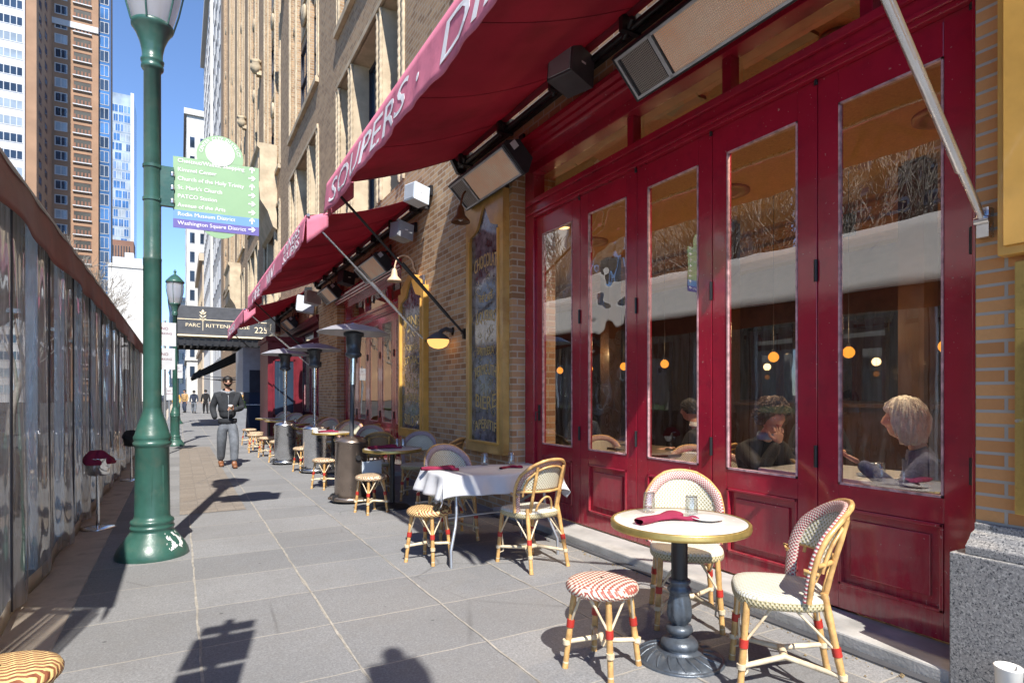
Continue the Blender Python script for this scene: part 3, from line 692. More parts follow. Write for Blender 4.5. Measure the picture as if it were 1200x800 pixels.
# ------------------------------------------------------------------ wall heaters, speakers, lamps on the wall
def wall_heater(y0, y1, z, label, lit=True, xo=3.12):
    L = y1 - y0; t = thing('wall_heater', label, 'heater', (WX, (y0 + y1) / 2, z), 0, 'gas heaters mounted above the doors')
    A = Matrix.Translation((xo, 0, z)) @ Matrix.Rotation(radians(46), 4, 'Y')     # local: face looks down/out
    # housing section (x along face, z up/back)
    prof = [(-.19, 0), (.19, 0), (.2, .05), (.12, .2), (-.12, .2), (-.2, .05)]
    def fn(a, b, d): return tuple(A @ Vector((a, 0, b)) + Vector((0, d, 0)))
    P_(MB().prism(prof, fn, y0, y1), 'housing', 'speaker_black', t, bevel=.008)
    g0, g1 = y0 + .06, y1 - .06
    def gr(name, u0, u1, mat):
        v = [A @ Vector((x, 0, -.012)) for x in (-.155, .155)]
        vs = [(v[0].x, u0, v[0].z), (v[1].x, u0, v[1].z), (v[1].x, u1, v[1].z), (v[0].x, u1, v[0].z)]
        mb = MB().add(vs, [(0, 1, 2, 3)], 0, [(0, 0), (.31, 0), (.31, u1 - u0), (0, u1 - u0)]); P_(mb, name, mat, t)
    gr('grille', g0, g1 - .4, 'heat_grille'); gr('intake_mesh', g1 - .33, g1 - .03, 'mesh_grey')
    mb = MB()
    for (a, b, c, d) in ((-.175, -.155, g0, g1), (.155, .175, g0, g1), (-.175, .175, g0 - .02, g0), (-.175, .175, g1, g1 + .02), (-.175, .175, g1 - .38, g1 - .345)):
        mb.prism([(a, -.02), (b, -.02), (b, .0), (a, .0)], fn, c, d)
    P_(mb, 'trim', 'galvanised', t)
    mb = MB()
    for y in (y0 + .3, y1 - .3): mb.tube([(xo + .06, y, z + .2), (WX - .02, y, z + .32)], .018, 6).box(WX - .03, WX, y - .05, y + .05, z + .22, z + .42)
    mb.tube([(xo + .1, y1 - .1, z + .1), (WX - .05, y1 - .02, z + .02), (WX - .03, y1 + .1, z + .2), (WX - .02, y1 + .1, z + .5)], .012, 6)
    P_(mb, 'bracket', 'black_metal', t)
    P_(MB().prism([(-.05, .06), (.03, .06), (.03, .14), (-.05, .14)], lambda a, b, d: fn(a - .1, b, d), y0 - .006, y0 - .003), 'rating_plate', 'plastic_white', t)
m, nt, out = nodes('mesh_grey'); t = NT(nt); p = t.n('BsdfPrincipled', Roughness=.4, Metallic=.5); t.l(p.outputs[0], out.inputs[0])
uv = t.n('UVMap'); sp_ = t.n('SeparateXYZ'); t.l(uv.outputs[0], sp_.inputs[0])
g = t.math('MAXIMUM', t.math('SINE', t.math('MULTIPLY', sp_.outputs[0], 420)), t.math('SINE', t.math('MULTIPLY', sp_.outputs[1], 420)))
t.l(t.mix(t.ramp(g, .4, .8), (.08, .08, .08), (.45, .44, .4)), p.inputs['Base Color']); t.l(t.bump(g, .6, .004), p.inputs['Normal'])
wall_heater(2.2, 3.75, 3.93, 'long grey gas heater with glowing grille above the nearest red doors')
wall_heater(5.55, 7.05, 3.93, 'black gas heater beside the wooden sign board at end of first doors')
wall_heater(10.4, 11.8, 3.75, 'black gas heater under the second maroon awning')
wall_heater(14.2, 15.4, 3.8, 'small black gas heater between second and third red shopfronts')
wall_heater(20.2, 21.4, 3.7, 'farthest gas heater under the third maroon awning')
def speaker(y, z, label, mat, s=.3, x=3.12, yaw=.3):
    t = thing('wall_speaker', label, 'speaker', (x, y, z), yaw)
    prof = [(-.5 * s, -.36 * s), (.42 * s, -.5 * s), (.5 * s, .36 * s), (-.42 * s, .5 * s)]
    MB().prism(prof, lambda a, b, d: (a, d, b), -.42 * s, .42 * s).build('cabinet', mat, t, bevel=.012)
    MB().prism([(-.53 * s, -.3 * s), (-.5 * s, -.3 * s), (-.43 * s, .43 * s), (-.46 * s, .43 * s)], lambda a, b, d: (a, d, b), -.36 * s, .36 * s).build('front_grille', 'dark_grey' if mat == 'speaker_black' else 'plastic_grey', t)
    MB().tube([(.4 * s, 0, 0), (.9 * s, .05, .12)], .015, 6).box(.8 * s, .96 * s, -.04, .1, .05, .2).build('bracket', 'black_metal', t)
    MB().prism([(-.05, 0), (.05, 0), (.05, .018), (-.05, .018)], lambda a, b, d: (a * .6, -.42 * s - d, b), .002, .004).build('badge', 'letter_white', t)
speaker(4.5, 4.38, 'dark grey floodlight box under the nearest awning roller', 'dark_grey', .34)
speaker(8.55, 4.42, 'pale blue box speaker at near corner of the second awning', 'plastic_white', .3)
speaker(9.25, 4.03, 'white box speaker hanging on brick below second awning', 'plastic_grey', .3)
speaker(16.6, 4.0, 'white box speaker at far corner of the second awning', 'plastic_white', .38, yaw=.1)
speaker(17.6, 3.95, 'rounded white floodlight beside the third awning', 'plastic_white', .5, yaw=-.2)
speaker(12.9, 3.9, 'small black speaker between heaters under second awning', 'speaker_black', .3)
def gooseneck(y, z, label, mat):
    t = thing('gooseneck_lamp', label, 'lamp', (WX, y, z), 0, 'gooseneck lamps above the wall signs')
    pts = [(0, 0, 0)] + [(-.17 - .17 * cos(a), 0, .02 + .2 * sin(a)) for a in [pi * k / 10 for k in range(0, 11)][::1]][::-1][::-1]
    pts = [(0, 0, 0), (-.05, 0, .08)] + [(-.2 + .15 * cos(a), 0, .1 + .16 * sin(a)) for a in [pi * k / 10 for k in range(1, 10)]] + [(-.36, 0, .08), (-.37, 0, 0)]
    MB().tube(pts, .013, 8).build('arm', mat, t)
    MB().lathe([(.05, 0), (.05, -.02), (.02, -.03), (.0, -.03)], 14).build('wall_plate', mat, t).rotation_euler = (0, radians(-90), 0)
    MB().lathe([(.025, .03), (.04, .0), (.05, -.06), (.055, -.09), (.11, -.15), (.12, -.18), (.11, -.18), (.05, -.1)], 18, c=(-.37, 0, 0)).build('shade', mat, t)
    MB().lathe([(.0, -.17), (.03, -.15), (.035, -.12), (.02, -.08)], 12, c=(-.37, 0, 0)).build('bulb', 'letter_white', t)
gooseneck(6.75, 3.72, 'brown gooseneck lamp over the nearer wooden sign board', 'lamp_brown')
gooseneck(9.35, 3.42, 'cream gooseneck lamp over the farther wooden sign board', 'lamp_cream')
t = thing('wall_lamp', 'glowing amber oval lamp on a dark bracket on the brick wall', 'lamp', (WX, 7.85, 2.32))
MB().lathe([(.0, 0), (.06, .0), (.065, -.015), (.0, -.03)], 14).build('wall_plate', 'dark_grey', t).rotation_euler = (0, radians(-90), 0)
MB().tube([(0, 0, 0), (-.1, 0, .03), (-.16, 0, .0), (-.2, 0, -.03)], .03, 8).lathe([(.03, -.02), (.08, -.05), (.15, -.1), (.155, -.13), (.1, -.12)], 20, c=(-.22, 0, 0)).build('bracket', 'dark_grey', t)
MB().lathe([(.15, -.12), (.155, -.16), (.12, -.22), (.06, -.25), (.0, -.26)], 20, c=(-.22, 0, 0)).build('globe', 'lamp_amber', t)

# ------------------------------------------------------------------ wooden sign boards
def board(y0, y1, z0, z1, label, words, peaked=False):
    t = thing('menu_sign', label, 'sign', (WX, (y0 + y1) / 2, z0)); x = WX - .09
    fr = MB(); fw = .125
    n = 12; top = []
    for i in range(n + 1):
        q = i / n; top.append((y0 + fw + (y1 - y0 - 2 * fw) * q, z1 - .42 + .2 * exp(-((q - .5) / .13) ** 2) + .12 * exp(-((q - .5) / .36) ** 2) + (.03 if .25 < q < .75 else 0)))
    fr.box(x, WX - .002, y0, y0 + fw, z0, z1 - (.25 if peaked else 0)); fr.box(x, WX - .002, y1 - fw, y1, z0, z1 - (.25 if peaked else 0)); fr.box(x + .001, WX - .002, y0 + fw, y1 - fw, z0, z0 + .14)
    ytop = [(y1 - fw, z1 - (.25 if peaked else 0)), (y0 + fw, z1 - (.25 if peaked else 0))] if not peaked else [(y1 - fw, z1 - .2), ((y0 + y1) / 2 + .2, z1), ((y0 + y1) / 2 - .2, z1), (y0 + fw, z1 - .2)]
    for i in range(n):
        a, b = top[i], top[i + 1]
        def tz(y):
            if not peaked: return z1
            d = abs(y - (y0 + y1) / 2) / ((y1 - y0) / 2 - fw); return z1 - .22 * max(0, d - .25)
        fr.prism([(a[0], a[1]), (b[0], b[1]), (b[0], tz(b[0])), (a[0], tz(a[0]))], lambda u, v, d: (d, u, v), x + .001, WX - .003)
    P_(fr, 'frame', 'wood_yellow' if not peaked else 'wood_gold', t)
    P_(MB().box(x - .02, x + .01, y0 + fw - .03, y0 + fw + .002, z0 + .12, z1 - .45).box(x - .02, x + .01, y1 - fw - .002, y1 - fw + .03, z0 + .12, z1 - .45).box(x - .02, x + .01, y0 + fw, y1 - fw, z0 + .11, z0 + .142), 'moulding', 'wood_gold', t, bevel=.006)
    P_(MB().box(x + .03, WX - .02, y0 + fw - .02, y1 - fw + .02, z0 + .12, z1 - .08), 'painted_glass', 'slate_glass', t)
    h = (z1 - z0 - .8) / len(words); yc = (y0 + y1) / 2; W = (y1 - y0) - 2 * fw - .12
    for i, wd in enumerate(words):
        zc = z1 - .72 - h * (i + .5)
        mb = MB(); hs_ = (1.0, .55, .8, .6, .8, 1.0, .7)[i % 7]
        text_bm(mb, wd, .24, lambda a, b, d: (x + .028 - d, yc - a, zc + b * hs_ + .05 * cos(a / W * pi) * (1 if i % 2 == 0 else -1)), .003, 0, 1, 'CENTER', 0, W * (.95, .6, .8, .7, .9, .85, .9)[i % 7])
        P_(mb, 'gold_lettering', 'gold', t)
    mb = MB()
    for k in range(70):
        yy = yc + R(-.5, .5) * W; zz = z0 + .25 + R(0, 1) * (z1 - z0 - .95); a_ = R(0, 6); q_ = R(.01, .03)
        mb.tube([(x + .027, yy + q_ * cos(a_ + u * .9) * (1 + .3 * u), zz + q_ * sin(a_ + u * .9) * (1 + .3 * u)) for u in range(6)], .0022, 4)
    tag(P_(mb, 'scroll_ornament', 'gold', t), kind='stuff')
board(6.17, 7.2, .7, 3.85, 'tall wooden framed glass sign board with gold lettering beside the first red doors', ['CHOCOLAT', 'THÉ CAFÉ', 'LIQUEURS', 'SPIRITUEUX', 'VERMOUTH', 'BIÈRE', 'APÉRITIF'])
board(8.78, 10.0, .72, 3.38, 'tall gold framed peaked sign board next to the second red doors', ['VINS', 'CIDRE', 'COGNAC', 'THÉ CAFÉ', 'LIMONADE', 'SIROPS'], True)
t = thing('wall_board', 'bright yellow varnished wood board at the right edge on orange brick', 'sign', (WX, 1.0, 2.06))
P_(MB().box(3.32, 3.398, .1, 1.33, 2.06, 5.6), 'panel', 'wood_gold', t, bevel=.006)
P_(MB().box(3.30, 3.32, .13, 1.30, 2.1, 5.56), 'face_panel', 'wood_gold', t, bevel=.003)
t = thing('brass_menu_case', 'greenish brass framed case on the orange brick wall at right edge', 'display case', (WX, 1.0, .86))
P_(MB().box(3.35, 3.398, .4, 1.275, .87, 1.72).box(3.35, 3.398, .4, 1.275, 1.72, 2.03), 'case', 'brass', t, bevel=.004)
P_(MB().box(3.342, 3.349, .45, 1.235, .92, 1.67), 'case_door', 'slate_glass', t)
P_(MB().tube([(3.35, 1.255, 1.3), (3.32, 1.255, 1.3)], .008, 8), 'lock', 'steel', t)

# ------------------------------------------------------------------ hotel canopy
t = thing('hotel_canopy', 'black hotel canopy over the sidewalk lettered PARC RITTENHOUSE 225', 'canopy', (1.6, 28, 3.7))
y0, y1 = 27.2, 30.2
P_(MB().box(-.15, 3.38, y0, y1, 3.82, 4.98), 'fascia', 'dark_grey', t, bevel=.01)
P_(MB().box(-.18, 3.39, y0 - .03, y1 + .03, 3.76, 3.82), 'lower_trim', 'gold_cream', t)
P_(MB().box(-.17, 3.39, y0 - .02, y0, 4.42, 4.45), 'thin_line', 'gold_cream', t)
mb = MB()
for k in range(14): mb.box(-.1 + k * .25, -.04 + k * .25, y0 + .05, y1 - .05, 3.45, 3.69)
mb.box(-.12, 3.38, y0 + .1, y0 + .2, 3.4, 3.7); mb.box(-.12, 3.38, y1 - .2, y1 - .1, 3.4, 3.7)
P_(mb, 'under_frame', 'black_metal', t)
mb = MB()
text_bm(mb, 'PARC', .2, lambda a, b, d: (.2 + a, y0 - .012 - d, 4.14 + b), .004, fit=.52); text_bm(mb, 'RITTENHOUSE', .2, lambda a, b, d: (.92 + a, y0 - .012 - d, 4.14 + b), .004, fit=1.62)
text_bm(mb, '225', .36, lambda a, b, d: (2.74 + a, y0 - .012 - d, 4.0 + b), .004, fit=.5)
P_(mb, 'lettering', 'gold_cream', t)
mb = MB().box(.815, .835, y0 - .02, y0 - .003, 4.0, 4.5)
for i in range(3):
    for s in (-1, 1):
        z = 4.38 + i * .13
        mb.prism([(.825, z), (.825 + s * .07, z + .03), (.825 + s * .13, z + .12), (.825 + s * .05, z + .1)], lambda a, b, d: (a, d, b), y0 - .02, y0 - .004)
mb.prism([(.825, 4.86), (.77, 4.78), (.825, 4.7), (.88, 4.78)], lambda a, b, d: (a, d, b), y0 - .02, y0 - .004)
P_(mb, 'leaf_emblem', 'gold_cream', t)
t = thing('fascia_sign', 'black sign band numbered 17 on the wall beside the hotel canopy', 'sign', (WX, 24.8, 3.7))
P_(MB().box(3.22, 3.396, 24.5, 27.15, 3.82, 4.98), 'band', 'dark_grey', t); P_(MB().box(3.2, 3.397, 24.48, 27.16, 3.76, 3.82), 'lower_trim', 'gold_cream', t)
mb = MB(); text_bm(mb, '17', .36, lambda a, b, d: (3.21 - d, 26.0 - a, 4.0 + b), .004, fit=.35); P_(mb, 'lettering', 'gold_cream', t)
# vestibules
t = thing('entrance_vestibule', 'dark red wooden entrance vestibule with dark window before the hotel', 'vestibule', (2.9, 20, 0))
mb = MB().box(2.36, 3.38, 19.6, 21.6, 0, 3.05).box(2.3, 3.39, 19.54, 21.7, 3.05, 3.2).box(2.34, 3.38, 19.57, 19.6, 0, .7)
P_(mb, 'body', 'paint_red_dull_shaded', t, bevel=.01); P_(MB().box(2.55, 3.1, 19.56, 19.59, .8, 2.45), 'window', 'window_far', t)  # shade of the third awning is put into this darker red
mb = MB()
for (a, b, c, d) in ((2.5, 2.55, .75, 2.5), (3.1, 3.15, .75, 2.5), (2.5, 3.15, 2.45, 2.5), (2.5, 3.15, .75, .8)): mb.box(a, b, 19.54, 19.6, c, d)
P_(mb, 'window_frame', 'paint_red_dull_shaded', t)
t = thing('stone_vestibule', 'grey stone hotel entrance block with dark glass behind walking man', 'vestibule', (2.6, 24, 0))
P_(MB().box(1.98, 3.38, 23.4, 26.4, 1.5, 3.1), 'stone_panel', 'stone_grey', t); P_(MB().box(2.0, 3.38, 23.42, 26.4, 0, 1.5), 'dark_glass', 'window_far', t)
P_(MB().box(2.2, 2.8, 23.38, 23.4, 1.5, 2.3), 'dark_panel', 'navy_dark', t)
P_(MB().tube([(1.9, 23.3, 0), (1.9, 23.3, 1.05), (2.9, 23.3, 1.05), (2.9, 23.3, 0)], .025, 6), 'rail', 'steel', t)
t = thing('planter_screen', 'tall grey planter with small green shrub beside hotel entrance', 'planter', (1.75, 21.9, 0))
MB().prism([(-.2, -.2), (.2, -.2), (.2, .2), (-.2, .2)], lambda a, b, d: (a * (.8 + .25 * d), b * (.8 + .25 * d), d), 0, .95).build('pot', 'galvanised', t)
mb = MB()
for k in range(160):
    v = Vector((R(-1, 1), R(-1, 1), R(-1, 1))); 
    if v.length > 1: continue
    c = Vector((0, 0, 1.12)) + v * .24; a = Vector((R(-1, 1), R(-1, 1), R(-1, 1))).normalized() * .05; b = a.cross(Vector((R(-1, 1), R(-1, 1), R(-1, 1)))).normalized() * .03
    mb.add([c - a, c + b, c + a, c - b], [(0, 1, 2, 3)])
mb.build('shrub', 'leaf_green', t)

# ------------------------------------------------------------------ street lamps
def lamp_post(x, y, s, label, sign=False):
    t = thing('street_lamp', label, 'street lamp', (x, y, 0))
    prof = [(.285, 0), (.288, .02), (.28, .05), (.255, .10), (.225, .14), (.19, .19), (.172, .215), (.165, .225), (.168, .24), (.174, .25), (.172, .265), (.16, .272), (.168, .29), (.172, .305), (.165, .32), (.145, .33), (.139, .36), (.135, .6), (.132, .95), (.14, .965), (.15, .98), (.15, 1.0), (.138, 1.01), (.146, 1.03), (.148, 1.045), (.136, 1.07), (.115, 1.15), (.092, 1.22), (.076, 1.27), (.073, 1.3)]
    MB().lathe(prof, 48).build('base', 'green_paint', t)
    MB().prism([(-.05, .40), (.05, .40), (.05, .80), (-.05, .80)], lambda a, b, d: ((.134 + d) * sin(.35 + a / .134), -(.134 + d) * cos(.35 + a / .134), b), -.004, .0045).build('access_door', 'green_paint', t, bevel=.002)
    MB().lathe([(.072, 1.3), (.071, 2.6), (.073, 2.605), (.073, 2.62), (.069, 2.63), (.067, 4.28), (.08, 4.285), (.088, 4.30), (.088, 4.32), (.078, 4.335), (.09, 4.35), (.092, 4.37), (.08, 4.385), (.082, 4.44), (.098, 4.52), (.125, 4.59), (.15, 4.635), (.163, 4.65), (.165, 4.68), (.15, 4.69)], 40).build('pole', 'green_paint', t)
    MB().lathe([(.15, 4.68), (.18, 4.78), (.215, 4.92), (.24, 5.08), (.245, 5.25), (.235, 5.36)], 28).build('globe', 'frosted', t)
    cg = MB()
    for k in range(6):
        a = 2 * pi * k / 6 + .3
        cg.tube([(cos(a) * r, sin(a) * r, z) for r, z in ((.165, 4.67), (.215, 4.85), (.255, 5.05), (.272, 5.2), (.25, 5.38))], .008, 5)
    cg.build('cage', 'green_paint', t)
    MB().lathe([(.27, 5.36), (.285, 5.38), (.27, 5.42), (.2, 5.5), (.15, 5.56), (.08, 5.62), (.04, 5.64), (.03, 5.7), (.05, 5.73), (.03, 5.77), (0, 5.82)], 28).build('cap', 'green_paint', t)
    if s != 1: t.scale = (s, s, s)
    return t
lp = lamp_post(-.21, 6.17, 1, 'tall dark green street lamp in front with white paint chip on base')
mb = MB(); PRF = [(.05, .28), (.10, .255), (.14, .225), (.19, .19), (.215, .172)]
def rz_(z):
    for (z0, r0), (z1, r1) in zip(PRF, PRF[1:]):
        if z <= z1: return r0 + (r1 - r0) * (z - z0) / (z1 - z0)
    return .172
N_ = 46
for jx in range(22):
    for ix in range(N_):
        def pt(u, v):
            z = .07 + .14 * v; a = radians(-62 + 50 * u); r = rz_(z) + .0035; return (r * cos(a), r * sin(a), z)
        u, v = ix / N_, jx / 22; q = mnoise.noise(Vector((u * 5 + 3, v * 3.2, 1.7))) + .45 * mnoise.noise(Vector((u * 16, v * 9, 4))) - 1.6 * ((u - .5) ** 2 + (v - .55) ** 2) + .12
        if q > 0: mb.add([pt(u, v), pt(u + 1 / N_, v), pt(u + 1 / N_, v + 1 / 22), pt(u, v + 1 / 22)], [(0, 1, 2, 3)])
mb.build('paint_chip', 'white_wear', lp)
mb = MB().tube([(0, 0, 3.13), (0, 0, 3.155)], .077, 20).tube([(0, 0, 3.42), (0, 0, 3.445)], .077, 20).box(.055, .165, -.03, .03, 3.1, 3.45)
mb.build('sign_clamp', 'green_paint', lp)
lamp_post(-.11, 19.0, .84, 'smaller green street lamp standing behind the tall front one')
lamp_post(-.09, 33.0, .84, 'farthest green street lamp down the sidewalk')
t = thing('utility_pole', 'grey utility pole carrying a control box behind the viewer', 'pole', (.2, -.85, 0))
MB().tube([(0, 0, 0), (0, 0, 4.53)], .035, 12).build('pole', 'galvanised', t); MB().box(-.14, .14, -.1, .1, 3.4, 4.45).build('box', 'plastic_grey', t, bevel=.02)
MB().lathe([(.045, 4.52), (.06, 4.57), (.065, 4.63), (.05, 4.69), (.001, 4.72)], 18).build('dome', 'plastic_grey', t)
# wayfinding sign
t = thing('wayfinding_sign', 'green blue and purple wayfinding sign listing places with white arrows', 'sign', (-.05, 6.17, 0), radians(-4))
W_ = .71
tilt = lambda x, z: (x, 0, z)
rows = [('Chestnut/Walnut Shopping', 'u'), ('Kimmel Center', 'r'), ('Church of the Holy Trinity', 'u'), ("St. Mark's Church", 'r'), ('PATCO Station', 'r'), ('Avenue of the Arts', 'r'), ('Rodin Museum District', 'u'), ('Washington Square District', 'r')]
zt, zb = 3.56, 2.92; rh = (zt - zb) / 8
MB().box(0, W_, -.008, .0, zb + 2 * rh, zt).build('green_panel', 'sign_green', t)
MB().box(0, W_, -.0078, .0, zb + rh, zb + 2 * rh).build('blue_panel', 'sign_blue', t)
MB().box(0, W_, -.0076, .0, zb, zb + rh).build('purple_panel', 'sign_purple', t)
MB().prism(arc(.38, zt + .05, .195, -.26, pi + .26, 24), lambda a, b, d: (a, d, b), -.009, -.001).build('crown_disc', 'sign_green', t)
MB().prism(arc(.38, zt + .085, .12, 0, 2 * pi, 30)[:-1], lambda a, b, d: (a, d, b), -.013, -.0095).build('crown_medallion', 'letter_white', t)
MB().prism(arc(.38, zb + .12, .18, pi + .75, 2 * pi - .75, 12), lambda a, b, d: (a, d, b), -.003, .002).build('lower_disc', 'sign_green', t)
for k, (tx, ar) in enumerate(rows):
    mb = MB()
    z = zt - rh * (k + 1) + .03
    text_bm(mb, tx, .05, lambda a, b, d: (.035 + a, -.0105 + d * .5, z + b), .003)
    ax, az = W_ - .06, z + .022
    if ar == 'r': sh = [(-.03, -.006), (.005, -.006), (-.008, -.022), (.008, -.022), (.03, 0), (.008, .022), (-.008, .022), (.005, .006), (-.03, .006)]
    else: sh = [(.006, -.03), (.006, .005), (.022, -.008), (.022, .008), (0, .03), (-.022, .008), (-.022, -.008), (-.006, .005), (-.006, -.03)]
    mb.build('lettering', 'letter_white', t); MB().prism(sh, lambda a, b, d: (ax + a, d, az + b), -.0115, -.009).build('arrow', 'letter_white', t)
mb = MB()
for i, ch in enumerate('CENTER CITY DISTRICT'):
    if ch == ' ': continue
    a = pi - .15 - i * (pi - .3) / 19
    text_bm(mb, ch, .04, lambda u, v, d: (.38 + cos(a) * (.145 + v) + sin(a) * u, -.0115 + d * .4, zt + .06 + sin(a) * (.145 + v) - cos(a) * u), .002, align='CENTER')
mb.build('lettering', 'letter_white', t)
mb = MB()
for z in (3.16, 3.28, 3.4): mb.lathe([(.0, .012), (.018, .01), (.02, 0), (.02, -.03)], 12, c=(-.005, -.02, z))
mb.build('bolt', 'steel', t)
MB().box(-.03, .012, .001, .012, 3.1, 3.46).build('mounting_plate', 'green_paint', t)

# parking signs
def sign_post(x, y, label, panels, h=3.6, r=.03, rz=0):
    t = thing('parking_sign', label, 'sign', (x, y, 0), rz); MB().tube([(0, 0, 0), (0, 0, h)], r, 10).build('pole', 'galvanised', t)
    for i, (z0, z1, w, mat) in enumerate(panels):
        MB().box(-w / 2, w / 2, -r - .008, -r - .002, z0, z1).build('sign_panel', mat, t, bevel=.003)
        mb = MB(); n = max(1, int((z1 - z0) / .13))
        if z1 - z0 > .3: text_bm(mb, 'NO', .09, lambda a, b, d: (a, -r - .01 - d, z1 - .17 + b), .002, align='CENTER'); text_bm(mb, 'PARKING', .07, lambda a, b, d: (a, -r - .01 - d, z1 - .28 + b), .002, align='CENTER')
        else: text_bm(mb, 'TOW ZONE', .05, lambda a, b, d: (a, -r - .01 - d, (z0 + z1) / 2 - .02 + b), .002, align='CENTER')
        mb.build('lettering', 'paint_red_dull_shaded', t)
sign_post(-.36, 1.02, 'three stacked parking signs on a thin pole near the viewer', [(2.32, 2.86, .32, 'frame_white'), (2.9, 3.38, .33, 'frame_white'), (3.42, 3.58, .3, 'frame_white')])
sign_post(-.3, 16.2, 'white parking signs on a thin pole before the second street lamp', [(2.0, 2.5, .42, 'frame_white'), (2.55, 3.1, .46, 'frame_white')], 3.15)
sign_post(-.08, 24.5, 'small parking sign on a pole beyond the second lamp', [(2.0, 2.5, .36, 'frame_white')], 2.6)
sign_post(-.35, 27.0, 'farther white parking sign on a thin pole beside the kerb', [(1.2, 1.7, .3, 'frame_white')], 1.75)

# ------------------------------------------------------------------ rattan furniture
weave_mat('weave_check', (.62, .56, .50), (.36, .02, .045), 1 / .020, 1 / .020, 'check')
weave_mat('weave_panel', (.66, .63, .52), (.30, .27, .09), 1 / .022, 1 / .026, 'dots')
weave_mat('weave_seat', (.70, .68, .60), (.55, .5, .33), 1 / .022, 1 / .026, 'dots')
weave_mat('weave_rim', (.60, .52, .33), (.20, .17, .06), 1 / .022, 1 / .024, 'dots')
weave_mat('weave_stool', (.78, .70, .56), (.34, .045, .03), 1 / .022, 1 / .025, 'chev')
weave_mat('weave_stool_dark', (.74, .60, .38), (.20, .07, .05), 1 / .034, 1 / .023, 'chev')
weave_mat('weave_corner', (.82, .60, .26), (.22, .05, .03), 1 / .05, 1 / .024, 'chev')
weave_mat('weave_brown', (.50, .35, .20), (.14, .06, .05), 1 / .020, 1 / .020, 'check')
weave_mat('weave_purple', (.55, .48, .50), (.20, .08, .13), 1 / .020, 1 / .020, 'check')

def bamboo(mb, pts, r, n=8, nodes=3):
    """cane with slight nodes"""
    pts = [Vector(p) for p in pts]; out = []; rs = []
    K = 10 if len(pts) == 2 else len(pts) - 1
    if len(pts) == 2: pts = [pts[0].lerp(pts[1], i / K) for i in range(K + 1)]
    for i, p in enumerate(pts): out.append(p); rs.append(r * (1 + (.13 if i % 4 == 2 else 0) - .05 * (i / len(pts))))
    return mb.tube(out, rs, n)
def leg_part(t, p0, p1, r=.0155, bind=.5):
    mb = MB(); bamboo(mb, [p0, p1], r); o = mb.build('leg', 'rattan', t)
    a, b = Vector(p0), Vector(p1); c = a.lerp(b, bind); d = (b - a).normalized()
    MB().tube([c - d * .02, c + d * .02], r * 1.28, 10).build('binding', 'binding_red', o)
    MB().tube([b - d * .035, b + d * .0], r * 1.0, 8).build('foot', 'rattan_pale', o)
    return c
def braces(t, c, ends, r=.007):
    mb = MB()
    for e in ends: mb.tube([Vector(c) + (Vector(c) - Vector(e)) * -.02, Vector(c).lerp(Vector(e), .5), e], r, 6)
    mb.build('brace', 'rattan_pale', t)
